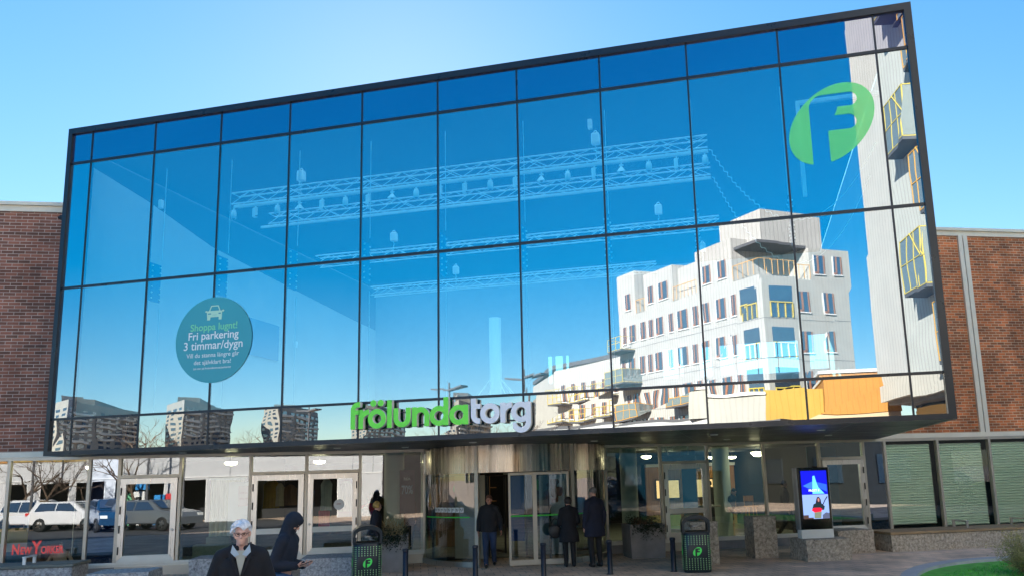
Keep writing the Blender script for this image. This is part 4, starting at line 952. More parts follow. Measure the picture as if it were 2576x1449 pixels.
    for s_ in 'RL':
        sh, el, wr = V3(A['sh' + s_]), V3(A['el' + s_]), V3(A['wr' + s_]); c.cap(sh + V3((-.02 if s_ == 'L' else .02, 0, -.01)), el, .078 * w, .064 * w); c.cap(el, wr.lerp(el, .05), .064 * w, .050 * w)
    if collar: c.cap(ln((0, .02, 1.45)), ln((0, .015, 1.495)), .092, .076); [c.cap(ln((sx * .03, .01, 1.46)), ln((sx * .16, .0, 1.425)), .075, .072) for sx in (-1, 1)]
    if not collar:
        for sx in (-1, 1):
            c.cap(ln((sx * .03, .06, 1.50)), ln((sx * .085, .01, 1.495)), .036, .034); c.cap(ln((sx * .085, .01, 1.495)), ln((sx * .075, -.09, 1.42)), .034, .026); c.cap(ln((sx * .05, .02, 1.45)), ln((sx * .16, .0, 1.42)), .080, .074)
    if hood:
        c.ell(hp(0, .03, .025), (.105, .115, .125), HR, 20, 14); c.cap(ln((0, .03, 1.45)), hp(0, .03, -.03), .10, .10); c.cap(hp(0, -.02, .09), hp(0, -.055, .085), .06, .05)
    co = remesh(c, 'coat' if hem < .75 else 'jacket', coat, root, vox, 4, S)
    t = MB()
    for s_ in 'RL':
        h_, kn, an = V3(Lg['hip' + s_]), V3(Lg['kn' + s_]), V3(Lg['an' + s_]); t.cap(h_, kn, .098, .074); t.cap(kn, an + V3((0, 0, .0)), .074, .058)
    t.ell((0, 0, .93), (.17, .125, .12)); remesh(t, 'trousers', trou, root, vox, 3, S)
    for s_ in 'RL':
        s = MB(); an = V3(Lg['an' + s_]); tip = V3((0, -.16, 0)); s.ell(an + V3((0, -.05, -.045)), (.045, .13, .045)); s.ell(an + V3((0, .03, -.03)), (.042, .055, .06)); remesh(s, 'shoe', SHOE, root, .014, 2, S)
    if hair:
        hm = MB(); rn = random.Random(hash(label) % 999 if False else len(label))
        if hair == 'short':
            hm.ell(hp(0, .022, .045), (.076, .090, .083), HR, 22, 14)
            for i in range(60):
                a = rn.uniform(0, 6.28); e = rn.uniform(-.1, 1.5); hm.ell(hp(.078 * math.cos(a) * math.cos(e), .03 + .092 * math.sin(a) * math.cos(e), .045 + .088 * math.sin(e)), (.018, .018, .012), HR, 6, 5)
            cut = lambda v: ((v - hc) @ HR).y > -.045 - .5 * (((v - hc) @ HR).z - .10)
        elif hair == 'swept':
            for i in range(240):
                a = rn.uniform(-.25, 3.4); e = rn.uniform(-.35, 1.5); x, y, z = .084 * math.cos(a) * math.cos(e), .02 + .100 * math.sin(a) * math.cos(e), .035 + .098 * math.sin(e)
                q0 = hp(x, y, z); q1 = hp(x * 1.08 - .03, y - .005, z + .004 - .02 * (z < .05)); hm.cap(q0, q1, .012, .005, 6)
            for i in range(40):
                x = rn.uniform(-.075, .06); hm.cap(hp(x + .02, -.03, .118 - .6 * x * x / .075), hp(x - .035, -.088, .092 - .9 * x * x / .075), .013, .006, 6)
            hm.ell(hp(0, .03, .04), (.073, .086, .084), HR, 20, 12)
        elif hair == 'bob':
            for i in range(150):
                a = rn.uniform(-.6, 3.75); e = rn.uniform(-.7, 1.5); hm.ell(hp(.088 * math.cos(a) * math.cos(e), .03 + .095 * math.sin(a) * math.cos(e), .03 + .10 * math.sin(e)), (.028, .028, .028), HR, 6, 5)
            hm.ell(hp(0, .03, .03), (.078, .088, .088), HR, 20, 12)
        hm.T = None; remesh(hm, 'hair', hairm, root, .0065 if vox <= .012 else .011, 1, S)
    if extra: extra(root, hp, A, Lg, S, ln, HR)
    return root

WHITEH = mat('white_hair', (.80, .83, .90), .6, var=.35, vscale=40, stretch=(1, 1, .3)); DARKH = mat('dark_hair', (.018, .014, .013), .6); GREYH = mat('grey_hair', (.14, .13, .13), .7, var=.3, vscale=30)
BLOND = mat('blond_hair', (.42, .26, .07), .6, var=.55, vscale=14)
def man1(root, hp, A, Lg, S, ln, HR):
    # glasses, shirt front, collar, zip
    g = MB()
    for sx in (-1, 1):
        pts = [hp(sx * .032 + .024 * math.cos(a), -.098, .012 + .017 * math.sin(a)) for a in [i * .6283 for i in range(11)]]; g.path(pts, .0022, 5); g.tube(hp(sx * .056, -.096, .018), hp(sx * .080, .01, .012), .0025, n=5)
    g.tube(hp(-.01, -.099, .016), hp(.01, -.099, .016), .002, n=5); o = g.build('glasses', M['black'], root); o.data.transform(S)
    s = MB(); s.prism([(-.055, 1.475), (.055, 1.475), (.0, 1.24)], -.165, -.150); o = s.build('shirt_front', mat('grey_knit', (.42, .43, .38), .9, bump=.004, bscale=60), root); o.data.transform(S)
    for sx in (-1, 1):
        s = MB(); s.prism([(sx * .012, 1.44), (sx * .075, 1.53), (sx * .088, 1.46), (sx * .05, 1.42)], -.172, -.160); o = s.build('shirt_collar', mat('pale_blue_shirt', (.40, .50, .60), .8) if 'psh' not in M else M['psh'], root); M['psh'] = o.data.materials[0]; o.data.transform(S)
        s = MB(); s.cap(ln((sx * .04, -.11, 1.50)), ln((sx * .075, -.145, 1.40)), .024, .018); s.cap(ln((sx * .075, -.145, 1.40)), ln((sx * .015, -.165, 1.26)), .018, .012); remesh(s, 'lapel', BLK, root, .008, 2, S)
    z = MB(); z.cbox((0, -.162, 1.02), (.010, .006, .42)); o = z.build('zip', M['steel'], root); o.data.transform(S)
person('white haired person with glasses walking forward in black jacket and grey shirt', (1.39, -8.46, 0), R(32), 1.735, (-4, 9), .03, {'elR': (-.27, .04, 1.12), 'elL': (.27, .04, 1.12), 'wrR': (-.30, -.06, .88), 'wrL': (.29, -.05, .88)}, None, BLK, GRYT, .78, mat('pinkish_skin', (.78, .46, .36), .55, var=.08, vscale=7), .011, 'swept', WHITEH, collar=False, extra=man1, bulk=1.12, flare=1.1)
def phone(root, hp, A, Lg, S, ln, HR):
    p = MB(); c = Vector(A['wrR']) + Vector((.02, -.12, .03)); p.cbox(c, (.075, .15, .009), Matrix.Rotation(R(-18), 3, 'X')); o = p.build('phone', M['black'], None); o.data.transform(S)
    o.parent = None; o.location = root.location; o.rotation_euler = root.rotation_euler; tag(o, 'dark smartphone held in the hand of the hooded person', 'phone')
person('person in a dark hooded jacket and blue jeans looking down at a phone', (.37, -6.14, 0), R(98), 1.70, (0, 38), .12, {'elR': (-.22, .06, 1.12), 'wrR': (-.13, -.22, 1.10), 'elL': (.22, .04, 1.12), 'wrL': (.12, -.21, 1.08), 'dR': (.35, -1, .1), 'dL': (-.3, -1, .1), 'nR': (.5, .2, 1), 'nL': (-.5, .2, 1), 'cR': .9}, {'knR': (-.10, -.16, .52), 'anR': (-.10, -.18, .12), 'knL': (.10, .02, .49), 'anL': (.10, .22, .14)}, cloth('navy_hoodie', (.010, .014, .026)), JEAN, 1.03, SKIN, .011, None, None, hood=True, extra=phone, bulk=1.05)
person('person with tousled blond hair in a dark coat behind the left litter bin', (-2.52, 2.30, 0), R(118), 1.60, (0, 12), .06, None, {'knR': (-.1, -.1, .5), 'anR': (-.1, -.12, .09), 'anL': (.1, .2, .12)}, cloth('dark_padded_coat', (.010, .010, .018), .03, 14), GRYT, .74, SKIN, .016, 'bob', BLOND, bulk=1.15)
person('person in a black jacket and blue jeans walking out of the revolving door', (.06, 3.00, 0), R(14), 1.68, (-8, 4), .02, {'elR': (-.25, .05, 1.14), 'elL': (.26, .05, 1.14), 'wrR': (-.27, -.02, .90), 'wrL': (.29, -.03, .90)}, {'knR': (-.09, -.10, .50), 'anR': (-.08, -.10, .10), 'knL': (.09, .0, .50), 'anL': (.10, .22, .14)}, BLK, DJEAN, .86, SKIN_D, .015, 'short', mat('cropped_red_brown_hair', (.12, .05, .03), .7), bulk=1.08)
def bag(root, hp, A, Lg, S, ln, HR):
    b = bpy.data.objects.new('handbag', None); COL.objects.link(b); b.location = root.location; b.rotation_euler = root.rotation_euler; tag(b, 'round dark handbag hanging from the arm of the curly haired person', 'handbag')
    k = MB(); k.lathe([(0, -.05), (.13, -.05), (.155, -.03), (.155, .03), (.13, .05), (0, .05)], (0, 0, 0), 24); k.T = None
    o = k.build('bag_body', M['black'], b); o.data.transform(Matrix.Translation((.30, -.12, .80)) @ Matrix.Rotation(R(90), 4, 'X'))
    k = MB(); k.path([Vector((.30 + .09 * math.cos(a), -.12, .93 + .16 * math.sin(a))) for a in [i * math.pi / 8 for i in range(9)]], .008, 6); k.build('strap', M['black'], b)
person('person with dark curly hair in a long black coat seen from behind at the door', tuple(SP(1.0, 2.55)), R(205), 1.58, (0, 4), .04, {'elL': (.24, .0, 1.12), 'wrL': (.24, -.16, 1.02), 'wrR': (-.18, -.17, 1.0)}, None, cloth('black_long_coat', (.008, .008, .012)), GRYT, .62, SKIN, .016, 'bob', DARKH, extra=bag, bulk=1.12, flare=1.15)
person('tall person in a long navy coat standing right of the revolving door', tuple(SP(1.56, 2.80)), R(222), 1.79, (12, 6), .02, None, None, NAVY, GRYT, .66, SKIN, .016, 'short', GREYH, bulk=1.12, flare=1.12)
# figures inside the mall, dim behind the glass
person('dark figure wearing a face mask walking inside behind the right shop window', tuple(SP(8.35, -1.6, .02)), R(100), 1.75, (0, 0), .03, None, {'anR': (-.1, -.25, .1), 'anL': (.1, .25, .12), 'knR': (-.1, -.2, .5)}, BLK, GRYT, .7, SKIN, .02, 'short', DARKH, bulk=1.1)
person('dark figure bending over a walking frame inside the mall', tuple(SP(7.2, -3.2, .02)), R(60), 1.55, (0, 20), .35, {'wrR': (-.2, -.35, .9), 'wrL': (.2, -.35, .9)}, None, BLK, GRYT, .6, SKIN, .02, 'short', DARKH, bulk=1.15)
person('standing figure in black before the framed pictures inside the mall', tuple(SP(8.6, -8.5, .02)), R(200), 1.72, (0, 0), .0, None, None, BLK, GRYT, .6, SKIN, .02, 'bob', DARKH)
person('slim figure seen dimly inside behind the seventy percent poster', tuple(SP(-2.75, -4.2, .02)), R(20), 1.7, (0, 0), .0, None, None, cloth('dark_red_coat', (.05, .012, .012)), GRYT, .7, SKIN, .02, 'short', DARKH)
# ------------------------------------------------------------------ rigging seen through the upper glass
def truss(y, z, x0, x1, label, h=.29):
    r = thing('lighting_truss', label, 'lighting truss', (x0, y, z), 0, 'white lattice trusses hung inside the glass box'); L_ = x1 - x0
    for dy, dz in ((0, 0), (h, 0), (0, h), (h, h)):
        k = MB(); k.tube((0, dy, dz), (L_, dy, dz), .019, n=6); k.build('chord', M['truss'], r)
    k = MB(); n = int(L_ / .52)
    for i in range(n):
        a, b = L_ * i / n, L_ * (i + 1) / n
        k.tube((a, 0, h if i % 2 else 0), (b, 0, 0 if i % 2 else h), .008, n=5, caps=False); k.tube((a, 0, 0 if i % 2 else h), ((a + b) / 2, 0, h / 2), .008, n=5, caps=False)
        k.tube((a, h, h if i % 2 else 0), (b, h, 0 if i % 2 else h), .008, n=5, caps=False)
        k.tube((a, 0, 0), (b, h, 0), .006, n=4, caps=False); k.tube((a, h, h), (b, 0, h), .006, n=4, caps=False)
    k.build('bracing', M['truss'], r); return r
truss(2.0, 9.24, -6.5, 5.66, 'nearest and highest lattice truss with the row of spotlights below it')
truss(3.2, 9.05, -6.2, 5.66, 'second lattice truss close behind the one with spotlights')
truss(6.0, 8.62, -6.4, 5.74, 'third lattice truss just above the middle transom')
truss(9.7, 8.50, -6.4, 3.6, 'farthest lattice truss, below the middle transom')
for y, z, lb in ((2.0, 9.16, 'spotlight rail under the nearest truss'), (3.2, 8.97, 'empty rail under the second truss')):
    k = MB(); k.bbox((-6.42, y - .03, z - .03), (5.66, y + .03, z + .03), .006); tag(k.build('light_rail', M['truss']), lb, 'light rail')
def spot(kind, loc, label):
    r = thing('spotlight', label, 'spotlight', loc, 0, 'white spotlights on the rail')
    k = MB(); k.box((-.02, -.02, -.08), (.02, .02, 0)); k.box((-.06, -.03, -.11), (.06, .03, -.08)); k.build('bracket', M['truss'], r)
    k = MB()
    if kind == 0: k.bbox((-.075, -.07, -.40), (.035, .07, -.11), .01)
    elif kind == 1: k.lathe([(0, -.37), (.085, -.37), (.085, -.16), (.06, -.12), (0, -.11)], n=16)
    else: k.add([(-.12, -.10, -.30), (.12, -.10, -.30), (.12, .10, -.30), (-.12, .10, -.30), (0, 0, -.10)], [(3, 2, 1, 0), (0, 1, 4), (1, 2, 4), (2, 3, 4), (3, 0, 4)])
    k.build('lamp_housing', M['truss'], r); r.scale = (.8, .8, .8)
    k = MB(); k.lathe([(0, -.373), (.05, -.373), (.055, -.36)], (0.03 if kind == 0 else 0, 0, 0.0 if kind < 2 else .07), 12); k.build('lens', M['frame'], r); return r
protos = {}; kinds = [1, 0, 1, 2, 0, 1, 0, 2, 1, 0, 0, 1, 0, 2, 1, 0, 2, 1, 0, 1]
nm = ['boxy', 'round', 'pyramid shaped']
for i, kd in enumerate(kinds):
    x = -6.42 + i * .632; lb = f'{nm[kd]} white spotlight on the rail, ' + ('at its left end' if i == 0 else 'at its right end' if i == 19 else f'{["","second","third","fourth","fifth","sixth","seventh","eighth","ninth","tenth","eleventh","twelfth","thirteenth","fourteenth","fifteenth","sixteenth","seventeenth","eighteenth","nineteenth"][i]} from its left end')
    if kd not in protos: protos[kd] = spot(kd, (x, 2.0, 9.13), lb)
    else: dup(protos[kd], (x, 2.0, 9.13), None, lb)
def hoist(loc, label):
    r = thing('chain_hoist', label, 'chain hoist', loc, 0, 'chain hoists above the trusses')
    k = MB(); k.bbox((-.10, -.09, -.16), (.10, .09, .10), .03); k.lathe([(0, 0), (.075, 0), (.07, .02), (0, .02)], (0, 0, 0), 12); k.build('motor_body', M['truss'], r)
    k = MB(); k.path([(.0 + .04 * math.cos(a), 0, .13 + .05 * math.sin(a)) for a in [i * .785 for i in range(9)]], .012, 5); k.build('hook', M['truss'], r)
    k = MB()
    for i in range(7): k.tube((.0, 0, -.16 - i * .06), (.012 if i % 2 else -.012, 0, -.16 - (i + 1) * .06), .008, n=4)
    k.build('chain', M['truss'], r); return r
h0 = hoist((-4.75, 2.4, 9.98), 'chain hoist upper left, above the spotlight truss')
for p, lb in (((3.05, 2.4, 9.98), 'chain hoist upper right, above the spotlight truss'), ((-3.9, 6.2, 9.36), 'chain hoist above the left part of the third truss'), ((4.1, 6.2, 9.36), 'chain hoist above the right part of the third truss'), ((-3.3, 9.9, 9.2), 'faint chain hoist above the left part of the farthest truss'), ((5.1, 9.9, 9.2), 'faint chain hoist beside the reflected roofs')): dup(h0, p, None, lb)
for (x, y, z), lb in (((-8.3, 1.6, 9.3), 'small white box sensor at the top left inside the glass'), ((3.0, 2.0, 10.15), 'tiny white sensor above the upper right chain hoist'), ((-9.15, 9.5, 6.9), 'small wall loudspeaker on the left inner wall')):
    k = MB(); k.bbox((x - .05, y - .05, z - .11), (x + .05, y + .05, z + .11), .01); tag(k.build('sensor_box', M['truss']), lb, 'sensor')
def chainline(pts, label):
    P_ = []; pts = [Vector(p) for p in pts]
    for a, b in zip(pts, pts[1:]):
        m_ = max(2, int((b - a).length / .07))
        for i in range(m_): P_.append(a.lerp(b, i / m_) + Vector((.018 if len(P_) % 2 else -.018, 0, .018 if len(P_) % 2 else -.018)))
    k = MB(); k.path(P_, .011, 4); return tag(k.build('hanging_chain', M['truss']), label, 'chain', 'slack chains right of the trusses')
def cat(x0, z0, x1, z1, sag, y, n=14): return [(x0 + (x1 - x0) * t, y, z0 + (z1 - z0) * t - sag * 4 * t * (1 - t)) for t in [i / n for i in range(n + 1)]]
chainline(cat(5.7, 9.2, 9.25, 9.0, 1.75, 2.0), 'slack chain looping from the end of the spotlight truss to the right')
chainline(cat(5.7, 9.0, 9.25, 8.7, 2.15, 3.2), 'lower slack chain looping from the second truss to the right')
cyl = thing('column', 'white round duct with a steel collar standing in the atrium', 'column', (-.68, 6.0, 3.3))
k = MB(); k.lathe([(.17, 0), (.17, 3.26), (0, 3.26)], n=28); k.build('duct', M['truss'], cyl)
k = MB()
for z, r_ in ((.75, .4), (.95, .62)): k.path([(r_ * math.cos(a), r_ * math.sin(a), z) for a in [i * math.pi / 10 for i in range(21)]], .018, 5)
for i in range(8): a = i * math.pi / 4; k.tube((.17 * math.cos(a), .17 * math.sin(a), 1.5), (.62 * math.cos(a), .62 * math.sin(a), .95), .014, n=5)
k.build('collar', M['truss'], cyl)

# ------------------------------------------------------------------ seen through the shop windows
for s0, y, r_, lb in ((-3.1, 1.5, .27, 'pale round column behind the window left of the revolving door'), (3.75, 2.2, .25, 'pale green round column behind the planter window'), (7.05, 3.2, .27, 'pale green round column near the framed pictures')):
    k = MB(); k.lathe([(r_ + .01, 0), (r_ + .01, .1), (r_, .11), (r_, 2.81)], n=28); o = k.build('column', M['ltgreen']); o.location = SP(s0, -y, .025); tag(o, lb, 'column', 'round columns in the mall')
def hang(s0, y, z, w, h, name, m, label, cat_): 
    k = MB(); k.T = TS; k.bbox((s0 - w / 2, y - .03, z), (s0 + w / 2, y + .03, z + h), .01); return tag(k.build(name, m), label, cat_)
def garment(s0, y, z, w, h, m, label):
    k = MB(); n = 13; vs = []
    for j, (zz, kw) in enumerate(((z + h, .25), (z + h * .93, .6), (z + h * .8, 1), (z + h * .4, .9), (z, 1.0))):
        for i in range(n): t = i / (n - 1) * 2 - 1; vs.append((s0 + t * w / 2 * kw, y + .03 * math.sin(i * 2.4) - .02, zz))
    k.T = TS; k.add(vs, [(j * n + i, j * n + i + 1, (j + 1) * n + i + 1, (j + 1) * n + i) for j in range(4) for i in range(n - 1)], True)
    return tag(k.build('garment', m), label, 'garment', 'garments on display inside')
cols = {'yellow': (.55, .32, .05), 'beige': (.55, .40, .25), 'white': (.7, .68, .62), 'pink': (.75, .05, .12), 'green': (.07, .12, .08), 'brown': (.2, .11, .05), 'blue': (.05, .09, .2), 'grey': (.25, .27, .3)}
cm = {k_: mat(k_ + '_fabric', v, .85, var=.2) for k_, v in cols.items()}
for s0, y, z, w, h, c_, lb in ((-6.3, 1.4, 1.45, .42, .75, 'yellow', 'cream yellow coat hanging inside the left leaf of the double door'), (-6.02, 1.0, 1.5, .22, .6, 'beige', 'beige jacket beside the yellow coat'), (-5.85, 1.6, 1.5, .36, .55, 'brown', 'mustard brown jacket inside the left door leaf'), (-5.45, 1.2, 1.45, .12, .7, 'white', 'white garment at the meeting of the door leaves'), (-5.3, 1.5, 1.5, .2, .45, 'blue', 'dark blue top beside the white garment'), (-4.85, 1.1, 1.35, .3, .85, 'white', 'long white dress inside the right door leaf'), (-4.95, 1.6, .9, .3, .5, 'pink', 'bright pink pleated skirt inside the right door leaf'), (-4.35, 1.3, 1.3, .4, .8, 'green', 'dark green shirt on a hanger inside the right door leaf'), (-11.05, 1.9, 1.2, .12, .5, 'grey', 'white and grey top at the left of the clothes rack'), (-10.85, 1.9, 1.2, .14, .45, 'white', 'white top in the middle of the clothes rack'), (-10.62, 1.9, 1.15, .18, .5, 'grey', 'grey shirt at the right of the clothes rack')):
    garment(s0, y, z, w, h, cm[c_], lb)
k = MB(); k.T = TS; k.tube((-11.3, 1.9, 1.72), (-10.4, 1.9, 1.72), .012, n=6); k.tube((-11.3, 1.9, .03), (-11.3, 1.9, 1.72), .012, n=6); k.tube((-10.4, 1.9, .03), (-10.4, 1.9, 1.72), .012, n=6); tag(k.build('clothes_rack', M['steel']), 'steel clothes rack behind the mannequin window', 'clothes rack')
k = MB(); k.T = TS; k.tube((-6.45, 1.3, 2.22), (-4.0, 1.3, 2.22), .012, n=6); k.tube((-4.0, 1.3, .03), (-4.0, 1.3, 2.22), .012, n=6); tag(k.build('clothes_rail', M['steel']), 'steel clothes rail behind the double door', 'clothes rack')
def lampshade(s0, y, z, label, m='lampwhite'):
    r = thing('ceiling_lamp', label, 'ceiling lamp', SP(s0, -y, z), TH, 'lit ceiling lamps in the mall')
    k = MB(); k.tube((0, 0, 0), (0, 0, 2.83 - z), .01, n=5); k.build('rod', M['black'], r)
    k = MB(); k.lathe([(0, 0), (.12, .02), (.16, .07), (.15, .09)], n=20); k.build('shade', M[m], r); return r
l0 = lampshade(8.0, 2.6, 2.55, 'bowl shaped lit ceiling lamp above the mask wearing figure')
for i, (s0, y) in enumerate(((7.6, 4.6), (9.2, 5.2), (8.4, 7.5), (6.4, 6.5), (4.9, 4.2), (3.1, 5.5), (-3.2, 3.2), (1.2, 6.5), (-1.5, 5.5), (9.6, 8.5))):
    dup(l0, SP(s0, -y, 2.55), None, 'bowl shaped lit ceiling lamp, ' + ('beside the pale column near the pictures', 'above the wood panelled wall', 'before the framed pictures', 'over the seated area', 'over the blue tinted door', 'above the planter window', 'above the red suited mannequin', 'behind the revolving door', 'behind the beige display panel', 'far back at the right')[i])
for s0, y, lb in ((-11.2, 2.6, 'warm spotlight over the mannequin window'), (-7.4, 1.6, 'warm lamp over the curtained window'), (-5.2, 2.4, 'warm lamp over the garments')):
    dup(l0, SP(s0, -y, 2.6), None, lb)
# cafe wall with framed pictures
w = thing('cafe_wall', 'warm wood panelled wall with a white beam at the back of the hall', 'wall', SP(9.0, -9.6, .02), TH)
k = MB(); k.box((-2.6, 0, 0), (1.1, .1, 2.3)); k.build('panelling', M['wood_warm'], w); k = MB(); k.box((-2.6, -.12, 2.3), (1.1, .1, 2.42)); k.build('beam', M['white'], w)
for i, dx in enumerate((-1.75, -.35)):
    f_ = thing('framed_picture', ('left framed picture on the warm wood wall', 'right framed picture on the warm wood wall')[i], 'picture', SP(9.0 + dx, -9.52, 1.45), TH, 'framed pictures')
    k = MB(); k.box((-.5, -.04, -.38), (.5, 0, .38)); k.build('frame', M['black'], f_); k = MB(); k.add([(-.46, -.045, -.34), (.46, -.045, -.34), (.46, -.045, .34), (-.46, -.045, .34)], [(0, 1, 2, 3)]); k.build('print', mat('glowing_sepia_print', (.55, .36, .2), .7, var=.4, vscale=3, emit=(.5, .3, .12), estr=.6) if 'sepia' not in M else M['sepia'], f_); M['sepia'] = bpy.data.materials['glowing_sepia_print']  # glow added to the prints to brighten the cafe wall
ch = thing('bar_stool', 'pale wooden bar stool before the wood panelled wall', 'stool', SP(9.6, -7.0, .02), TH)
for dx in (-.16, .16):
    for dy in (-.16, .16): k = MB(); k.tube((dx * 1.15, dy * 1.15, 0), (dx * .8, dy * .8, .75), .018, n=6); k.build('leg', M['wood_warm'], ch)
k = MB(); k.bbox((-.2, -.2, .75), (.2, .2, .79), .01); k.build('seat', M['wood_warm'], ch); k = MB(); k.bbox((-.2, .17, .95), (.2, .2, 1.15), .01); k.tube((-.17, .18, .78), (-.17, .18, 1.0), .014, n=6); k.tube((.17, .18, .78), (.17, .18, 1.0), .014, n=6); k.build('backrest', M['wood_warm'], ch)
tb = thing('round_table', 'dark round high table inside behind the window right of the glass door', 'table', SP(6.25, -2.6, .02))
k = MB(); k.lathe([(0, 1.0), (.45, 1.0), (.46, 1.02), (.45, 1.04), (0, 1.04)], n=28); k.build('table_top', M['steel'], tb); k = MB(); k.lathe([(.3, 0), (.3, .02), (.03, .04), (.03, 1.0)], n=20); k.build('pedestal', M['steel'], tb)
# air curtain above the tinted door
ac = thing('air_curtain', 'dark blue air curtain unit above the tinted glass door', 'air curtain', SP(4.75, -.5, 2.42), TH)
k = MB(); k.bbox((-.55, -.12, -.08), (.5, .12, .14), .04); k.build('housing', mat('dark_blue_metal', (.02, .06, .11), .4), ac); k = MB(); k.tube((-.3, 0, .1), (-.35, 0, .4), .02, n=6); k.tube((.3, 0, .1), (.3, 0, .4), .02, n=6); k.build('bracket', M['steel'], ac)
pnl = hang(5.08, .6, .1, .42, 2.6, 'roller_screen', mat('blue_grey_screen', (.10, .22, .28), .7), 'blue grey roller screen behind the tinted door', 'screen wall')
hang(9.0, .35, .1, .9, 2.6, 'roller_screen', mat('petrol_screen', (.05, .13, .16), .7), 'petrol coloured screen behind the door beside the advertising screen', 'screen wall')
# pleated blinds behind the right-hand windows
bm_ = mat('pale_green_blind', (.78, .93, .82), .8)
for i, (a, c_) in enumerate(((10.83, 12.40), (12.52, 14.09), (14.21, 15.79), (15.9, 17.5), (17.6, 19.2))):
    k = MB(); k.T = TS; n = 31; z1 = 2.70; z0 = .42 if i == 0 else .34; vs = []
    for j in range(n * 2 + 1): z = z1 - (z1 - z0) * ((j // 2) + (.62 if j % 2 else 0)) / n; y = .10 + (0 if j % 2 else .055); vs += [(a, y, z), (c_ - .1, y, z)]
    k.add(vs, [(2 * j, 2 * j + 1, 2 * j + 3, 2 * j + 2) for j in range(2 * n)]); o = k.build('pleated_blind', bm_)
    tag(o, ('pale green pleated blind nearest the dark panel, not quite reaching the sill', 'pale green pleated blind in the second window from the dark panel', 'pale green pleated blind at the right edge of the photo', 'pale green pleated blind beyond the photo edge', 'pale green pleated blind farthest right')[i], 'blind', 'pleated blinds')
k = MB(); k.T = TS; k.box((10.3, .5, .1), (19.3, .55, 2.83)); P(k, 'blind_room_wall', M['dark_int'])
# left windows: mannequins, boxes, curtain, posters
k = MB(); c0 = Vector((0, 0, 0)); k.cap((0, 0, .50), (0, 0, .62), .05, .045); loft(k, [(0, 0, -.05, .10, .08), (0, 0, .1, .12, .09), (0, 0, .3, .16, .10), (0, 0, .42, .17, .09), (0, 0, .48, .10, .07), (0, 0, .52, .05, .05)])
for sx in (-1, 1): k.cap((sx * .16, 0, .42), (sx * .30, -.02, .16), .045, .04); k.cap((sx * .30, -.02, .16), (sx * .20, -.12, .0), .04, .03)
mn = thing('mannequin', 'headless beige mannequin torso with spread arms in the left window', 'mannequin', SP(-10.98, -.42, .16), TH); remesh(k, 'torso', mat('beige_plastic', (.52, .38, .27), .4), mn, .012, 4)
kk = MB(); kk.lathe([(0, .62), (.04, .62), (.04, .65), (0, .66)], n=16); kk.build('neck_cap', M['black'], mn); kk = MB(); kk.lathe([(.15, -.14), (.15, -.12), (.02, -.10), (.02, .0)], n=16); kk.build('stand', M['steel'], mn)
k = MB(); k.T = TS; k.bbox((-11.72, .35, .02), (-11.38, .75, .74), .004); tag(k.build('cardboard_box', mat('brown_cardboard', (.20, .12, .07), .8)), 'tall brown cardboard box beside the mannequin', 'box', 'cardboard boxes in the window')
k = MB(); k.T = TS; k.bbox((-11.34, .45, .02), (-11.14, .8, .76), .004); tag(k.build('cardboard_box', bpy.data.materials['brown_cardboard']), 'narrow brown cardboard box close behind the mannequin', 'box', 'cardboard boxes in the window')
nb = thing('window_lettering', 'red shop name lettering behind the left window', 'sign', SP(-11.35, -.2, .82), TH)
RED = mat('red_lettering', (.55, .02, .01), .5, emit=(.5, .02, .0), estr=.25)
for body, w_, cx_, hh in (('N', .16, -.53, .24), ('EW', .24, -.30, .17), ('Y', .22, -.08, .30), ('ORKER', .50, .27, .17)): text('word', body, w_, cx_, -.22 if hh < .2 else -.22, 0, RED, nb, .03, height=hh)
po = thing('window_poster', 'blue, olive and white striped poster board at the far left window', 'poster', SP(-12.05, -.45, 0.3), TH)
for z0, z1, c_, nm_ in ((.9, 1.2, (.02, .13, .28), 'blue_band'), (.55, .9, (.25, .23, .04), 'olive_band'), (.35, .55, (.5, .52, .5), 'white_band'), (0, .35, (.05, .15, .28), 'lower_blue_band')):
    k = MB(); k.box((-.5, -.01, z0), (.3, .01, z1 - .002)); k.build('colour_band', mat(nm_, c_, .7), po)
cu_ = thing('window_curtain', 'cream curtain lit by two small lamps behind the window beside the single door', 'curtain', SP(-7.3, -.9, .02), TH)
k = MB(); n = 60; vs = []
for j, z in enumerate((.75, 2.2)): vs += [(-.42 + .84 * i / (n - 1), .035 * math.sin(i * .82), z) for i in range(n)]
k.add(vs, [(i, i + 1, n + i + 1, n + i) for i in range(n - 1)], True); k.build('fabric', mat('cream_curtain_fabric', (.62, .60, .46), .8), cu_)
k = MB(); k.box((-.45, -.02, 2.2), (.45, .04, 2.26)); k.build('pelmet', M['white'], cu_)
k = MB(); k.T = TS; k.bbox((-8.0, .5, .02), (-6.7, .9, .62), .01); k.box((-7.7, .55, .62), (-7.15, .85, .80)); tag(k.build('display_plinth', mat('olive_grey_plinth', (.18, .19, .13), .7)), 'low olive grey display plinth under the curtain', 'plinth')
pst = thing('window_poster', 'white poster with pink heading and a red R logo behind the curtained window', 'poster', SP(-6.78, -.15, 1.0), TH)
k = MB(); k.box((-.34, 0, -.15), (.19, .01, 1.15)); k.build('sheet', mat('poster_paper', (.55, .56, .54), .7), pst); k = MB(); k.box((-.1, -.004, .55), (.19, -.001, 1.05)); k.build('pink_field', mat('faded_pink', (.52, .30, .30), .7), pst)
k = MB(); k.box((-.12, -.004, .02), (.02, -.001, .24)); k.build('logo_square', mat('dark_red_square', (.25, .015, .02), .6), pst); text('letter', 'R', .09, -.05, .06, -.006, M['white'], pst, .02); text('word', 'Reta', .17, .11, .12, -.006, M['black'], pst, .01)
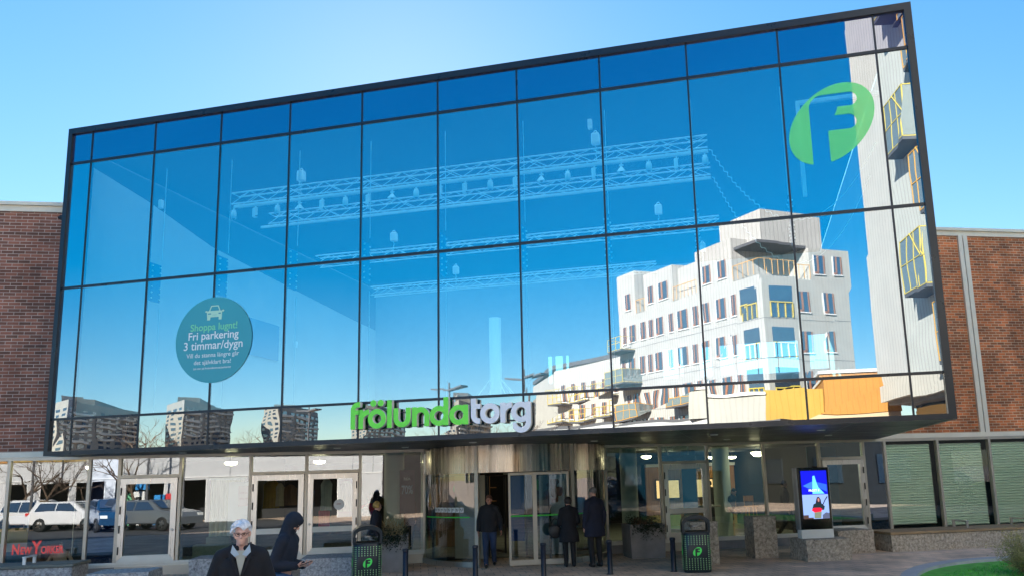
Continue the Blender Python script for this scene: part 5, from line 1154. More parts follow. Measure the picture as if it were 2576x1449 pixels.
text('word', 'HYR OCH', .24, .05, .86, -.006, mat('dull_red_text', (.40, .12, .12), .7), pst, .015); text('word', 'SÄLJ HÄR', .24, .05, .72, -.006, bpy.data.materials['dull_red_text'], pst, .015)
# window decals and small stickers on the glass
st_ = thing('round_sticker', 'small round white notice on the right leaf of the double door', 'sticker', SP(-4.42, .05, 1.52), TH)
k = MB(); k.lathe([(0, 0), (.13, 0)], n=28); o = k.build('disc', M['white'], st_); o.data.transform(Matrix.Rotation(R(90), 4, 'X')); text('word', 'ÖPPET', .12, 0, .0, -.004, bpy.data.materials['dull_red_text'], st_, .01)
# red suited mannequin and dressed bust by the window left of the door
rm = thing('mannequin', 'standing mannequin in a red suit left of the revolving door', 'mannequin', SP(-3.72, -1.3, .02), TH)
k = MB(); loft(k, [(0, 0, .95, .15, .10), (0, 0, 1.15, .13, .09), (0, 0, 1.35, .17, .10), (0, 0, 1.43, .14, .08), (0, 0, 1.48, .06, .06)]); 
for sx in (-1, 1): k.cap((sx * .17, 0, 1.4), (sx * .22, 0, 1.1), .05, .045); k.cap((sx * .22, 0, 1.1), (sx * .2, -.06, .85), .045, .035); k.cap((sx * .08, 0, .95), (sx * .1, 0, .1), .09, .06)
remesh(k, 'suit', mat('red_suit', (.50, .02, .03), .7), rm, .014, 3)
k = MB(); k.ell((0, 0, 1.64), (.075, .09, .11)); k.cap((0, 0, 1.45), (0, 0, 1.58), .045, .045); remesh(k, 'head', mat('mannequin_head', (.55, .35, .27), .4), rm, .01, 3)
rm2 = thing('mannequin', 'mannequin in a patterned dark and white outfit at the edge of the double door', 'mannequin', SP(-3.82, -.7, .02), TH)
k = MB(); loft(k, [(0, 0, .35, .16, .12), (0, 0, .7, .15, .11), (0, 0, .95, .13, .1), (0, 0, 1.2, .16, .1), (0, 0, 1.33, .1, .07), (0, 0, 1.4, .05, .05)]); remesh(k, 'outfit', mat('patterned_fabric', (.30, .25, .22), .8, var=.8, vscale=14), rm2, .014, 3)
pz = thing('window_poster', 'dark sale poster reading REA 70% behind the window left of the revolving door', 'poster', SP(-2.72, -1.1, 1.3), TH)
k = MB(); k.box((-.22, 0, -.1), (.18, .01, 1.05)); k.build('sheet', mat('dark_wine_sheet', (.05, .015, .03), .6), pz); text('word', 'REA', .18, -.02, .78, -.006, M['white'], pz, .02); text('word', '70%', .30, -.02, .42, -.006, mat('bluish_white_print', (.35, .42, .55), .6), pz, .03, height=.22)
k = MB(); k.T = TS; k.box((-3.1, 2.6, 1.2), (-2.75, 2.65, 2.3)); tag(k.build('wood_display', M['wood_warm']), 'lit orange wood display panel beside the sale poster', 'display')
k = MB(); k.T = TS
for i in range(5): k.box((-1.9, 4.0, .5 + i * .42), (-.7, 4.35, .53 + i * .42))
k.box((-1.9, 4.35, .02), (-.7, 4.38, 2.3)); tag(k.build('wood_shelf', M['wood_warm']), 'warm wooden shelving behind the left curved glass of the revolving door', 'shelf')
ge = thing('hanging_emblem', 'green emblem hanging behind the left curved glass', 'sign', SP(-1.35, -1.2, 1.85), TH)
extrude_loops('emblem', contour(lambda X, Z: ellipse_f(X, Z, 0, 0, .2), -.25, .25, -.25, .25, .012), 0, .01, [M['bing']], ge)
# ------------------------------------------------------------------ the square behind the viewer, seen mirrored in the glass
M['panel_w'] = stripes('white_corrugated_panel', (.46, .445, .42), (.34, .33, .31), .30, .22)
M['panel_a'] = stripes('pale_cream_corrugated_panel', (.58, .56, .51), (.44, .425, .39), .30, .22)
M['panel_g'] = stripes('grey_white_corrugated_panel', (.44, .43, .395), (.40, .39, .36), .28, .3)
M['yellow'] = stripes('yellow_panel', (.46, .29, .05), (.38, .23, .03), .30, .10)
M['orange'] = stripes('orange_panel', (.46, .21, .04), (.38, .17, .03), .30, .10)
M['bframe_y'] = mat('yellow_balcony_frame', (.62, .47, .08), .5); M['bframe_o'] = mat('orange_balcony_frame', (.72, .36, .05), .5)
M['bglass'] = spandrel('balcony_glass', (.9, .95, 1), (.20, .23, .22), .22, .001, 1)
M['wglass'] = spandrel('apartment_window_glass', (.9, .95, 1), (.05, .07, .10), .35, .001, 1)
M['curtain'] = mat('rust_red_window_frame', (.34, .15, .09), .7); M['cwhite'] = mat('white_window_reveal', (.75, .74, .72), .6)
M['slab'] = mat('balcony_slab_grey', (.10, .10, .11), .8)
def wallface(root, p0, p1, z0, z1, m, t=.3, name='wall'):
    """upright slab from p0 to p1 (xy); outward = right-hand side when walking p0 -> p1"""
    p0, p1 = Vector((*p0, 0)), Vector((*p1, 0)); e = (p1 - p0).normalized(); L_ = (p1 - p0).length; T = Matrix.Translation(p0) @ Matrix.Rotation(math.atan2(e.y, e.x), 4, 'Z')
    k = MB(); k.T = T; k.box((0, 0, z0), (L_, t, z1)); k.build(name, m, root); return T, L_
def apt_window(root, T, x, z, w, h, red=True):
    k = MB(); k.T = T; k.box((x, -.02, z), (x + w, .03, z + h)); k.mi; o = k.build('window', M['wglass'], root)
    k = MB(); k.T = T; k.box((x - .06, -.10, z - .08), (x + w + .06, .0, z)); k.box((x + w, -.06, z), (x + w + .09, 0, z + h)); k.build('reveal', M['cwhite'], o)
    if red: k = MB(); k.T = T; k.box((x + w * .55, -.05, z), (x + w * .72, -.02, z + h)); k.box((x - .02, -.05, z), (x + .08, -.02, z + h)); k.box((x + w * .55, -.05, z), (x + w, -.02, z + .18)); k.build('frame', M['curtain'], o)
def balcony(root, T, x, z, w, d, h, fm, glazed=True, diag=True):
    k = MB(); k.T = T; k.box((x, -d, z - .14), (x + w, 0, z)); o = k.build('balcony', M['slab'], root)
    k = MB(); k.T = T; t = .05
    t = .038; n = 3
    for i in range(n + 1): xx = x + (w - t) * i / n; k.box((xx, -d - .01, z), (xx + t, -d + t, z + h))
    for zz in (z, z + 1.05 if h > 1.4 else z + h * .5, z + h - t): k.box((x, -d - .012, zz), (x + w, -d + t, zz + t))
    for zz in (z, z + h - t): k.box((x, -d, zz), (x + t, 0, zz + t)); k.box((x + w - t, -d, zz), (x + w, 0, zz + t))
    if diag: k.tube((x, -d - .02, z + 1.05), (x + w * .5, -d - .02, z + h), .025, n=5)
    k.build('frame', M[fm], o)
    if glazed: k = MB(); k.T = T; k.box((x + t, -d + .01, z + .05), (x + w - t, -d + .02, z + h - .05)); k.box((x + .01, -d + t, z + .05), (x + .02, -.02, z + h - .05)); k.box((x + w - .02, -d + t, z + .05), (x + w - .01, -.02, z + h - .05)); k.build('glazing', M['bglass'], o)
# A: tall block right beside the viewer
A_ = thing('apartment_block', 'tall white apartment block with yellow balconies mirrored at the right end of the glass', 'apartment block', (16, -20, 0), 0, 'white apartment blocks')
def para(root, f): f(root)
rt = bpy.data.objects.new('tmp', None)
def W_(root, *a, **k): return wallface(root, *a, **k)
def inv(root):   # parts are written in world coordinates, so undo the root offset
    for ch in root.children: ch.matrix_parent_inverse = root.matrix_basis.inverted()
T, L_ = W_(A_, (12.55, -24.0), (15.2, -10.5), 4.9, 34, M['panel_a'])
# outward side must face -x (towards the mirror): local -y of this frame points to +x, so build features on a flipped frame
Tf = Matrix.Translation((15.2 - .0, -10.5, 0)) @ Matrix.Rotation(math.atan2(-13.5, -2.65), 4, 'Z')
k = MB(); k.T = Tf; k.box((0, -.0, 4.9), (L_, .3, 34)); 
for z in [7.9 + 2.95 * i for i in range(9)]:
    k = MB(); k.T = Tf; k.box((0, -.005, z), (L_, .0, z + .03)); k.build('panel_joint', M['slab'], A_)
for i in range(9):
    z = 6.0 + 2.95 * i
    apt_window(A_, Tf, L_ - 2.0 - (.5 if i % 2 else 0), z + .4, 1.0, 1.55); apt_window(A_, Tf, L_ - 4.6, z + .4, .8, 1.5)
    if i % 2: balcony(A_, Tf, L_ - 7.6, z - .1, 2.0, 1.1, 2.2, 'bframe_y')
    else: balcony(A_, Tf, L_ - 8.7, z - .1, 1.5, .8, 2.3, 'bframe_o')
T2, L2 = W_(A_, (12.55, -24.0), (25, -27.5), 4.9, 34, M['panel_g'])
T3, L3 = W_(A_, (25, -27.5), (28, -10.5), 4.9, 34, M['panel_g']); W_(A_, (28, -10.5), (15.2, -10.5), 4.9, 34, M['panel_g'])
k = MB(); k.prism([(12.55, -24.0), (25, -27.5), (28, -10.5), (15.2, -10.5)], 33.8, 34.3, 'z'); k.build('roof', M['slab'], A_)
k = MB(); k.prism([(12.6, -23.9), (24.9, -27.4), (27.9, -10.6), (15.15, -10.6)], 4.7, 4.9, 'z'); k.build('soffit', M['concrete'], A_)
k = MB(); k.prism([(13.6, -22.8), (24.5, -26.9), (27.5, -11.2), (15.9, -11.2)], 0.02, 4.7, 'z'); k.build('glazed_ground_floor', spandrel('petrol_shopfront_glass', (.8, .9, 1), (.006, .03, .05), .22, .002, 1), A_)
inv(A_)
# B: stepped block with a corner loggia
B_ = thing('apartment_block', 'stepped white apartment block with corner loggias mirrored at lower right of the glass', 'apartment block', (7.7, -41, 0), 0, 'white apartment blocks')
c, l, r = (7.7, -41.0), (-4.2, -53.5), (14.2, -45.2)
T, L_ = W_(B_, c, l, 0, 15.2, M['panel_w']) if False else (None, None)
def face(root, p0, p1, z0, z1, m): 
    """features face to the LEFT of p0 -> p1 in plan when seen from the mall (local -y)"""
    p0v, p1v = Vector((*p0, 0)), Vector((*p1, 0)); e = (p0v - p1v).normalized(); T = Matrix.Translation(p1v) @ Matrix.Rotation(math.atan2(e.y, e.x), 4, 'Z'); L_ = (p1v - p0v).length
    # choose frame whose local -y looks towards +y world (the mall)
    nrm = T.to_3x3() @ Vector((0, -1, 0))
    if nrm.y < 0: e = -e; T = Matrix.Translation(p0v) @ Matrix.Rotation(math.atan2(e.y, e.x), 4, 'Z')
    k = MB(); k.T = T; k.box((0, 0, z0), (L_, .3, z1)); k.build('wall', m, root); return T, L_
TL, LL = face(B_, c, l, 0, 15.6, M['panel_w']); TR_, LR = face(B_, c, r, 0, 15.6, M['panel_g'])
# local x runs so that the mall is on -y: find which end is the corner
def lx(T, p): return (T.inverted() @ Vector((*p, 0))).x
cl, cr = lx(TL, c), lx(TR_, c); sl = -1 if cl > 1 else 1; sr = -1 if cr > 1 else 1
def at_(T, x0c, sgn, d, w): x = x0c + sgn * d; return min(x, x + sgn * w)
fl = [1.0 + 2.9 * i for i in range(5)]
for i, z in enumerate(fl):
    for d, w in ((2.5, .5), (3.6, 1.0), (5.4, .7), (6.6, .6), (7.8, 1.2), (9.6, .6), (11.0, 1.0), (12.4, .6), (13.4, .7), (14.8, .9), (16.2, .5)):
        apt_window(B_, TL, at_(TL, cl, sl, d + (.3 if i % 2 else 0), w), z + .6, w, 1.5)
    for d, w in ((3.0, .9), (5.2, .9)): apt_window(B_, TR_, at_(TR_, cr, sr, d, w), z + .6, w, 1.5)
    # corner loggia: dark recess and yellow rail on both faces
    if i >= 2:
        for T_, c_, s_, w in ((TL, cl, sl, 1.5), (TR_, cr, sr, 1.9)):
            k = MB(); k.T = T_; x = at_(T_, c_, s_, .55, w); k.box((x, -.02, z + .1), (x + w, .02, z + 2.3)); lo = k.build('loggia', M['wglass'], B_)
            k = MB(); k.T = T_
            for q in range(4): k.box((x + (w - .06) * q / 3, -.10, z + .1), (x + (w - .06) * q / 3 + .06, -.03, z + 1.15))
            k.box((x, -.11, z + 1.1), (x + w, -.03, z + 1.18)); k.build('rail', M['bframe_y'], lo)
    for T_, L__ in ((TL, LL), (TR_, LR)):
        k = MB(); k.T = T_; k.box((0, -.006, z), (L__, 0, z + .035)); k.build('panel_joint', M['slab'], B_)
balcony(B_, TL, at_(TL, cl, sl, 6.5, 2.8), 6.7, 2.8, 1.4, 1.15, 'bframe_o', diag=False); balcony(B_, TL, at_(TL, cl, sl, 14.2, 3.0), 9.6, 3.0, 2.0, 1.15, 'bframe_y', diag=False)
balcony(B_, TL, at_(TL, cl, sl, 13.0, 3.0), 6.7, 3.0, 1.8, 1.15, 'bframe_o', diag=False); balcony(B_, TL, at_(TL, cl, sl, 9.5, 2.6), 3.8, 2.6, 1.6, 1.15, 'bframe_y', diag=False); balcony(B_, TL, at_(TL, cl, sl, 14.5, 2.6), 3.8, 2.6, 1.6, 1.15, 'bframe_y', diag=False)
balcony(B_, TL, at_(TL, cl, sl, 11.5, 2.6), 1.0, 2.6, 1.6, 1.15, 'bframe_y', diag=False); balcony(B_, TL, at_(TL, cl, sl, 14.6, 2.4), 6.7, 2.4, 1.6, 1.15, 'bframe_y', glazed=False, diag=False); balcony(B_, TL, at_(TL, cl, sl, 15.0, 2.4), 12.5, 2.4, 1.5, 1.15, 'bframe_y', glazed=False, diag=False)
# upper, set back storeys that step along the roof
def vol(root, pts, z0, z1, m, name='upper_storey'):
    k = MB(); k.prism(pts, z0, z1, 'z'); o = k.build(name, m, root, fix=True); return o
el = (Vector((*l, 0)) - Vector((*c, 0))).normalized(); er = (Vector((*r, 0)) - Vector((*c, 0))).normalized(); Cv = Vector((*c, 0))
def q(a, b): v = Cv + el * a + er * b; return (v.x, v.y)
vol(B_, [q(.4, .4), q(LL - .1, .4), q(LL - .1, LR - .1), q(.4, LR - .1)], 0, 15.5, M['panel_g'], 'core')
vol(B_, [q(2.6, 0), q(6.6, 0), q(6.6, LR), q(2.6, LR)], 15.6, 18.9, M['panel_w']); vol(B_, [q(6.6, .6), q(9.5, .6), q(9.5, LR), q(6.6, LR)], 15.6, 18.4, M['panel_w'])
vol(B_, [q(9.5, 0), q(13.4, 0), q(13.4, LR), q(9.5, LR)], 15.6, 18.7, M['panel_w']); vol(B_, [q(14.6, 0), q(LL, 0), q(LL, LR), q(14.6, LR)], 15.6, 19.4, M['panel_w'])
vol(B_, [q(0, 4.2), q(2.6, 4.2), q(2.6, LR), q(0, LR)], 15.6, 18.0, M['panel_g']); vol(B_, [q(1.2, 1.4), q(5.5, 1.4), q(5.5, 6.6), q(1.2, 6.6)], 18.21, 20.9, M['panel_w'])
k = MB()
for a_, b_ in (((0, 0), (2.6, 0)), ((0, 0), (0, 4.2)), ((6.6, .0), (9.5, .0)), ((13.4, 0), (14.6, 0))):
    p0, p1 = Vector((*q(*a_), 15.7)), Vector((*q(*b_), 15.7)); n = max(2, int((p1 - p0).length / .45))
    for i in range(n + 1): p_ = p0.lerp(p1, i / n); k.tube(p_, p_ + Vector((0, 0, 1.05)), .025, n=4)
    k.tube(p0 + Vector((0, 0, 1.05)), p1 + Vector((0, 0, 1.05)), .03, n=4)
k.build('roof_terrace_rail', M['bframe_o'], B_)
for d, w in ((3.3, .9), (5.0, .9), (10.2, 1.2), (12.2, .7), (15.3, .8)): apt_window(B_, TL, at_(TL, cl, sl, d, w), 16.1, w, 1.4)
for d, w in ((4.6, .9), (6.3, .7)): apt_window(B_, TR_, at_(TR_, cr, sr, d, w), 16.1, w, 1.4)
vol(B_, [q(0.2, .2), q(2.9, .2), q(2.9, 4.2), q(.2, 4.2)], 18.0, 18.2, M['slab'], 'terrace_canopy')
inv(B_)
# C: lower wing far left of B
C_ = thing('apartment_block', 'low white apartment wing with slanted dark roof mirrored left of the stepped block', 'apartment block', (-8, -56, 0), 0, 'white apartment blocks')
TC, LC = face(C_, (-4.6, -56), (-12.5, -62), 0, 12.6, M['panel_w']); cc0 = lx(TC, (-4.6, -56)); sc0 = -1 if cc0 > 1 else 1
for i in range(4):
    for d in range(6): apt_window(C_, TC, at_(TC, cc0, sc0, .7 + 1.5 * d, .6), 1.2 + 2.8 * i, .6, 1.3)
    for d_ in (0.2, 3.6, 7.0): balcony(C_, TC, at_(TC, cc0, sc0, d_ + .5 * (i % 2), 2.2), .9 + 2.8 * i, 2.2, 1.4, 1.1, 'bframe_y', glazed=False, diag=False)
vol(C_, [(-4.6, -56.3), (-12.5, -62.3), (-18, -74), (-3, -70)], 0, 12.4, M['panel_g'], 'core'); vol(C_, [(-4.3, -55.8), (-12.8, -61.8), (-18, -74), (-3, -70)], 12.6, 13.0, M['slab'], 'roof')
inv(C_)
# D: low pavilion in pale grey, yellow and orange panels
D_ = thing('pavilion', 'low pavilion clad in pale, yellow and orange panels mirrored under the apartment blocks', 'pavilion', (6, -25, 0))
W0 = Vector((4.2, -27.0, 0)); 
for x0, x1, m, z1 in ((3.4, 7.0, 'panel_g', 5.9), (7.0, 9.75, 'yellow', 6.15), (9.76, 13.3, 'orange', 6.6)):
    y0 = -25.6 if x0 < 9 else -25.0
    k = MB(); k.box((x0, -31, 4.46), (x1, y0, z1)); k.build('wall', M[m], D_)
k = MB(); k.box((7.6, -30.9, 0), (13.2, -25.1, 4.1)); k.build('added_dark_base', mat('added_dark_wall', (.03, .026, .026), .9, var=.2), D_)  # dark volume added to block the bright apartments from the shop glass reflections
k = MB(); k.box((7.0, -30.95, 4.12), (13.25, -25.05, 4.44)); k.build('plinth_band', mat('pale_brown_render', (.55, .42, .28), .7), D_)
k = MB(); k.box((3.3, -31.1, 5.9), (7.0, -25.5, 6.05)); k.box((9.7, -31, 6.6), (13.4, -24.9, 6.75)); k.build('roof_edge', M['cwhite'], D_)
inv(D_)
for s_ in (-1, 1): pass

# E: long low white building with garage openings, parallel to the mall, 30 m in front of it
E_ = thing('garage_building', 'long low white building with dark garage openings mirrored in the left shop windows', 'building', SP(-15, 30), TH)
holes = [(-25.5, -24.66, 0, 2.5), (-23.94, -22.41, 0, 2.5), (-22.0, -21.4, 0, 2.5), (-21.2, -20.5, 0, 2.5), (-19.9, -17.2, 0, 2.5), (-16.2, -14.9, 0, 2.5), (-12.3, -7.3, 0, 2.32), (-29, -27, 0, 2.5)]
def en(s): return (-s - 15)
k = wallwithholes(-34 + 15, -4.6 + 15, 0, 4.4, [(a + 15, b + 15, c_, d_) for a, b, c_, d_ in holes], 0); k2 = MB(); wl_ = k.build('wall', mat('white_render', (.54, .54, .55), .8, var=.06), E_, False); wl_.data.transform(Matrix.Rotation(math.pi, 4, 'Z') @ Matrix.Scale(-1, 4, (1, 0, 0)))
k = MB(); k.box((-19, 0, 4.4), (10.4, -8, 4.55)); k.build('roof', M['slab'], E_); k = MB(); k.box((-19, -.3, 0), (-18.9, -8, 4.4)); k.box((10.3, -.3, 0), (10.4, -8, 4.4)); k.box((-19, -8, 0), (10.4, -7.9, 4.4)); k.build('side_wall', bpy.data.materials['white_render'], E_)
k = MB(); k.box((-18.9, -3.5, 0), (10.3, -3.4, 4.3)); k.build('dark_back', M['dark_int'], E_)
k = MB(); k.box((-19, .06, 3.72), (-10.5, -.0, 4.4)); k.build('orange_fascia', M['orange'], E_); k = MB(); k.box((-10.5, .061, 3.76), (-6.6, 0, 4.4)); k.build('yellow_fascia', M['yellow'], E_)
k = MB(); 
for a, b, c_, d_ in holes: k.box((a + 15 - .06, .05, 0), (a + 15, 0, 2.5)); k.box((b + 15, .05, 0), (b + 15 + .06, 0, 2.5))
k.build('opening_trim', M['cwhite'], E_)

# tower blocks on the horizon
tw_l = mat('sunlit_tower_render', (.27, .26, .235), .8, var=.1, vscale=.3); tw_d = mat('shaded_tower_render', (.20, .19, .17), .8, var=.15, vscale=.3); tw_b = mat('balcony_front_pale', (.42, .42, .40), .7); tw_w = spandrel('tower_window_glass', (.8, .9, 1), (.03, .05, .08), .25, .001, 1)  # sunlit end and shaded side of the towers painted as two wall colours
def tower(yaw0, yawc, yaw1, elev, dist, label, seed):
    def wp(yaw, d): return Vector((6.1 + d * math.sin(R(yaw)), 15.3 - d * math.cos(R(yaw)), 0))
    h = 2 + dist * math.tan(R(elev)); a, c_, b = wp(yaw0, dist * 1.07), wp(yawc, dist), wp(yaw1, dist * 1.12)
    r = thing('tower_block', label, 'tower block', (c_.x, c_.y, 0), 0, 'concrete tower blocks on the horizon'); back = a + (b - c_); rn = random.Random(seed)
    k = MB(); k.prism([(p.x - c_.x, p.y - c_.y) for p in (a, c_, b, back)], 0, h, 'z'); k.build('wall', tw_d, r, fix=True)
    k = MB(); k.prism([(p.x - c_.x, p.y - c_.y) for p in (c_.lerp(a, .4), c_.lerp(b, .3), back.lerp(b, .3), back.lerp(a, .3))], h, h + 3.0, 'z'); k.build('roof_house', tw_d, r, fix=True)
    for p0, p1, m, nb, isd in ((a, c_, tw_l, 3, 0), (c_, b, None, 8, 1)):
        e = (p1 - p0); L_ = e.length; e.normalize(); nrm = Vector((e.y, -e.x, 0)); nrm = nrm if nrm.y > 0 or (nrm.x > 0) else -nrm
        mid = (p0 + p1) / 2; 
        if nrm.dot(Vector((6, 15, 0)) - mid) < 0: nrm = -nrm
        T = Matrix((( -e if e.cross(nrm).z < 0 else e), -nrm, Vector((0, 0, 1)))).transposed().to_4x4(); T.translation = p0 - c_ if e.cross(nrm).z >= 0 else p1 - c_
        T = Matrix(((e.x, -nrm.x, 0, p0.x - c_.x), (e.y, -nrm.y, 0, p0.y - c_.y), (0, 0, 1, 0), (0, 0, 0, 1)))
        if m:
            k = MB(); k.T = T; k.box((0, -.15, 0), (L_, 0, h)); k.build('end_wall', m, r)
        nf = int(h / 2.9)
        for f_ in range(1, nf):
            z = h - (f_ + .95) * 2.9 + .4
            if z < dist * .043: continue
            for q_ in range(nb):
                x = L_ * (q_ + .22) / nb; w_ = L_ / nb * rn.uniform(.4, .62)
                k = MB(); k.T = T; k.box((x, -.22, z), (x + w_, -.16, z + 1.4)); wd = k.build('window', tw_w, r)
            if isd:
                for x0_ in (L_ * .04, L_ * .40, L_ * .70):
                    if rn.random() < .75: k = MB(); k.T = T; k.box((x0_, -1.5, z - 1.1), (x0_ + L_ * rn.uniform(.18, .28), -.25, z - .1)); k.build('balcony', tw_b, r)
    return r
tower(-45.9, -44.9, -41.0, 5.5, 470, 'wide slab block mirrored at the bottom left corner of the glass', 1)
tower(-39.4, -38.4, -35.6, 5.6, 500, 'tower block mirrored below the parking notice', 2)
tower(-33.7, -32.6, -30.0, 5.3, 520, 'tower block mirrored left of the green lettering', 3)
tower(-27.7, -27.0, -24.2, 5.0, 530, 'tower block mirrored behind the first green letters', 4)
tower(-21.1, -20.4, -17.9, 6.1, 480, 'tower block mirrored behind the last green letters', 5)
tower(-15.4, -14.8, -12.9, 6.0, 500, 'tower block mirrored right of the white letters', 6)
# bare trees
def tree(loc, H, label, seed, spread=.55, group='bare trees on the square', depth=6):
    r = thing('bare_tree', label, 'tree', loc, 0, group); rn = random.Random(seed); tk = MB(); br = MB()
    def grow(p, d, ln_, rad, lv):
        q_ = p; n = 3; pts = [p]
        for i in range(n): d = (d + Vector((rn.gauss(0, .12), rn.gauss(0, .12), rn.gauss(.02, .06)))).normalized(); q_ = q_ + d * ln_ / n; pts.append(q_)
        (tk if lv == 0 else br).path(pts, [rad, rad * .85, rad * .72, rad * .6], 6 if lv < 2 else 4)
        if lv >= depth: return
        for i in range(4 if lv == 0 else (3 if lv < 3 else 2)):
            a = rn.uniform(0, 6.28); o_ = d.orthogonal().normalized(); o_ = Matrix.Rotation(a, 3, d) @ o_; nd = (d + o_ * rn.uniform(.5, 1.1) * spread * 1.3).normalized(); grow(pts[-1] if i else pts[-1], nd, ln_ * rn.uniform(.6, .85), rad * .55, lv + 1)
    grow(Vector((0, 0, 0)), Vector((0, 0, 1)), H * .36, H * .022, 0)
    tk.build('trunk', bark, r); br.build('crown', bark, r); return r
bark = mat('brown_bark', (.13, .085, .055), .85, var=.3, vscale=8)
tree(SP(-24.2, 28.2), 5.2, 'bare tree mirrored in the mannequin window before the garage', 3, .75); tree(SP(-22.6, 27.0), 5.0, 'second bare tree mirrored close to the mannequin window post', 8, .75); tree(SP(-17.6, 27.5), 5.6, 'bare tree mirrored above the single glass door', 5, .75)
for i, (yaw, d, H) in enumerate(((-41.0, 95, 8.5), (-39.6, 100, 8), (-34.8, 110, 7.5))):
    tree((6.1 + d * math.sin(R(yaw)), 15.3 - d * math.cos(R(yaw)), 0), H, ('bare tree mirrored right of the wide slab block', 'bare tree mirrored left of the second tower', 'bare tree mirrored right of the second tower')[i], 20 + i, .7, depth=5)
# street lamps with winged heads
def lamp(loc, H, label):
    r = thing('street_lamp', label, 'street lamp', loc, 0, 'street lamps with winged heads'); k = MB(); k.tube((0, 0, 0), (0, 0, H + .5), .07, .05, 10); k.build('post', M['slab'], r)
    k = MB(); 
    for a in (.4, .4 + math.pi): e = Vector((math.cos(a), math.sin(a), 0)); f_ = Vector((-e.y, e.x, 0)); k.add([Vector((0, 0, H + .1)) + f_ * .12, Vector((0, 0, H + .1)) - f_ * .12, e * 1.2 + Vector((0, 0, H + .25)) - f_ * .3, e * 1.2 + Vector((0, 0, H + .25)) + f_ * .3, Vector((0, 0, H)) + f_ * .12, Vector((0, 0, H)) - f_ * .12, e * 1.2 + Vector((0, 0, H + .17)) - f_ * .3, e * 1.2 + Vector((0, 0, H + .17)) + f_ * .3], [(0, 1, 2, 3), (7, 6, 5, 4), (0, 4, 5, 1), (1, 5, 6, 2), (2, 6, 7, 3), (3, 7, 4, 0)])
    k.build('winged_head', M['slab'], r); return r
def wq(yaw, d): return (6.1 + d * math.sin(R(yaw)), 15.3 - d * math.cos(R(yaw)), 0)
la = lamp(wq(-30.6, 62), 7.2, 'street lamp with winged head mirrored left of the lettering'); dup(la, SP(-22.9, 26.5), None, 'street lamp mirrored in the mannequin window'); dup(la, SP(-17.0, 26.2), None, 'street lamp mirrored above the single glass door')
# parked cars
def carprof(kind):
    if kind == 'wagon': return [(-2.25, .35), (-2.28, .75), (-2.1, 1.0), (-1.95, 1.42), (-1.6, 1.50), (.3, 1.50), (1.15, 1.02), (2.1, .88), (2.28, .65), (2.25, .32)]
    return [(-2.1, .35), (-2.15, .85), (-1.95, 1.1), (-1.55, 1.55), (-1.2, 1.62), (.35, 1.60), (1.1, 1.10), (2.0, .98), (2.2, .7), (2.15, .35)]
def car(loc, rz, paint, kind, label):
    r = thing('parked_car', label, 'car', loc, rz, 'cars parked on the square'); k = MB(); pr = carprof(kind); secs = []
    for y, sc_, in ((-.86, .0), (-.80, 1.0), (.80, 1.0), (.86, .0)):
        pts = []
        for x, z in pr:
            tum = max(0, z - .95) * .38
            yy = math.copysign(abs(y) - tum - (0 if sc_ else .0), y); pts.append((x * (1 if sc_ else .97), yy, z if sc_ else max(.4, z - .05)))
        secs.append(pts)
    n = len(pr); vs = [p for s_ in secs for p in s_]; fs = [(j * n + i, j * n + (i + 1) % n, (j + 1) * n + (i + 1) % n, (j + 1) * n + i) for j in range(3) for i in range(n)] + [tuple(range(n)), tuple(range(4 * n - 1, 3 * n - 1, -1))]
    k.add(vs, fs); k.build('body', paint, r, fix=True)
    for sy in (-1, 1):
        k = MB(); zt = 1.42 if kind == 'wagon' else 1.5
        for xa, xb, xc, xd in ((-1.75, -.55, -.55, -1.6), (-.47, .85, .25, -.47)):
            def yy(z): return sy * (.872 - (z - .95) * .38)
            k.add([(xa, yy(1.02), 1.02), (xb, yy(1.02), 1.02), (xc, yy(zt), zt), (xd, yy(zt), zt)], [(0, 1, 2, 3)])
        k.build('side_window', M['wglass'], r)
    k = MB(); a_, b_ = (pr[6], pr[5]); k.add([(a_[0] - .05, -.66, a_[1] + .06), (a_[0] - .05, .66, a_[1] + .06), (b_[0] + .08, .56, b_[1] - .05), (b_[0] + .08, -.56, b_[1] - .05)], [(0, 1, 2, 3)]); o = k.build('windscreen', M['wglass'], r); o.data.transform(Matrix.Translation((.03, 0, .02)))
    a_, b_ = pr[2], pr[3]; k = MB(); k.add([(a_[0] - .02, -.66, a_[1] + .03), (a_[0] - .02, .66, a_[1] + .03), (b_[0] - .02, .56, b_[1] - .03), (b_[0] - .02, -.56, b_[1] - .03)], [(3, 2, 1, 0)]); k.build('rear_window', M['wglass'], r)
    for x in (-1.35, 1.38):
        for sy in (-1, 1):
            k = MB(); k.lathe([(.19, -.11), (.33, -.11), (.34, 0), (.33, .11), (.19, .11)], n=22); o = k.build('wheel', M['rubber'], r); T_ = Matrix.Translation((x, sy * .80, .34)) @ Matrix.Rotation(R(90), 4, 'X'); o.data.transform(T_)
            k = MB(); k.lathe([(0, 0), (.05, .0)], n=12); 
            for i in range(5): a = i * 1.2566; k.cbox((.11 * math.cos(a), .11 * math.sin(a), 0), (.2, .05, .2), Matrix.Rotation(a, 3, 'Z'))
            q_ = k.build('rim', M['steel'], o); q_.data.transform(T_)
    for sy in (-1, 1):
        k = MB(); k.box((-2.27, sy * .5, .82), (-2.0, sy * .84, .98)); k.build('tail_light', RED, r); k = MB(); k.box((2.0, sy * .5, .68), (2.24, sy * .83, .82)); k.build('headlight', M['white'], r)
    return r
PW = mat('white_car_paint', (.78, .78, .80), .15, spec=.7); PB = mat('dark_blue_car_paint', (.012, .05, .11), .15, spec=.7); PG = mat('grey_car_paint', (.18, .20, .22), .15, .3)
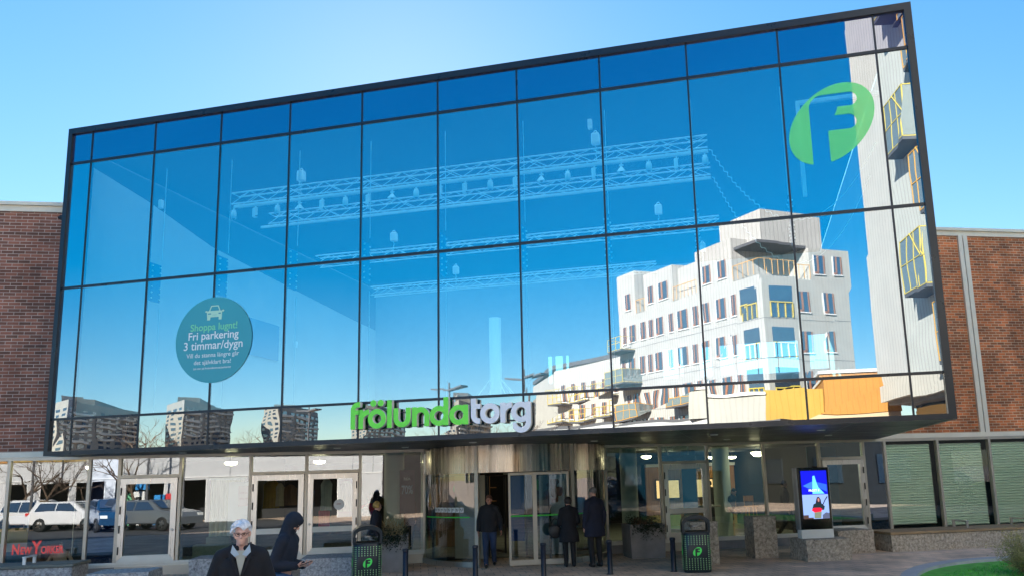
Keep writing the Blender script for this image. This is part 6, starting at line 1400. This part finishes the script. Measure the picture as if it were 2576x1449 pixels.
car(SP(-22.9, 27.6), TH + R(25), PW, 'suv', 'white tall car mirrored at the left of the mannequin window'); car(SP(-20.3, 25.6), TH + R(20), PW, 'wagon', 'white estate car mirrored in the middle of the mannequin window'); car(SP(-18.0, 23.8), TH + R(60), PB, 'suv', 'dark blue car mirrored beside the single door'); car(SP(-15.4, 22.4), TH + R(30), PG, 'wagon', 'grey estate car mirrored in the single glass door')
car(SP(-26.8, 25.0), TH + R(30), mat('yellow_car_paint', (.7, .4, .02), .2), 'suv', 'yellow car mirrored at the far left window')
# payment kiosks before the garage
kx = thing('ticket_kiosk', 'white and blue ticket kiosk mirrored in the single glass door', 'kiosk', SP(-18.2, 29.2), TH)
k = MB(); k.bbox((-.35, -.3, 0), (.25, .3, 1.9), .03); k.build('cabinet', M['cwhite'], kx); k = MB(); k.box((-.2, .3, 1.1), (.1, .32, 1.6)); k.build('screen', M['black'], kx); k = MB(); k.bbox((-.3, -.25, 2.0), (.35, .25, 2.35), .03); k.build('blue_sign', mat('bright_blue_sign', (.02, .25, .6), .4), kx); k = MB(); k.bbox((-.8, -.2, 0), (-.45, .2, 1.8), .02); k.build('green_panel', mat('mint_panel', (.15, .5, .25), .5), kx)
kx2 = thing('advert_pillar', 'blue and red advert pillar mirrored in the single glass door', 'pillar', SP(-17.1, 29.0), TH); k = MB(); k.bbox((-.3, -.2, 0), (.3, .2, 1.7), .03); k.build('blue_body', bpy.data.materials['bright_blue_sign'], kx2); k = MB(); k.bbox((.35, -.2, .3), (.75, .2, 1.75), .02); k.build('red_body', mat('red_panel', (.6, .02, .03), .5), kx2)
try: bpy.data.objects.remove(rt)
except Exception: pass

# F: dark wing added to keep the bright horizon out of the shop glass
F_ = thing('added_dark_wing', 'added dark wing closing the square, mirrored in the blind covered windows', 'building', (34, -12, 0))
k = MB(); k.box((30, -34, 0), (46, 9, 11)); k.build('wall', mat('added_dark_cladding', (.025, .03, .032), .9, var=.2), F_); k = MB(); k.box((29.8, -34.2, 11), (46.2, 9.2, 11.25)); k.build('roof_edge', M['slab'], F_)
for j in range(3):
    for i in range(9): k = MB(); k.box((29.94, -32 + i * 4.5, 1.2 + 3.3 * j), (30.0, -30 + i * 4.5, 2.8 + 3.3 * j)); k.build('window', M['wglass'], F_)
inv(F_)

for s0 in (-24.3, -22.2, -19.5, -13.6, -6.4, -5.2):
    k = MB(); k.box((s0 + 15, 0.0, 2.6), (s0 + 15.03, .012, 3.7)); k.build('render_joint', M['slab'], E_)
k = MB(); k.box((-19, .0, 2.62), (10.4, .05, 2.68)); k.build('drip_ledge', M['cwhite'], E_)
k = MB(); k.box((-1.2, .0, 0), (-1.1, .09, 4.4)); k.build('downpipe', M['slab'], E_)
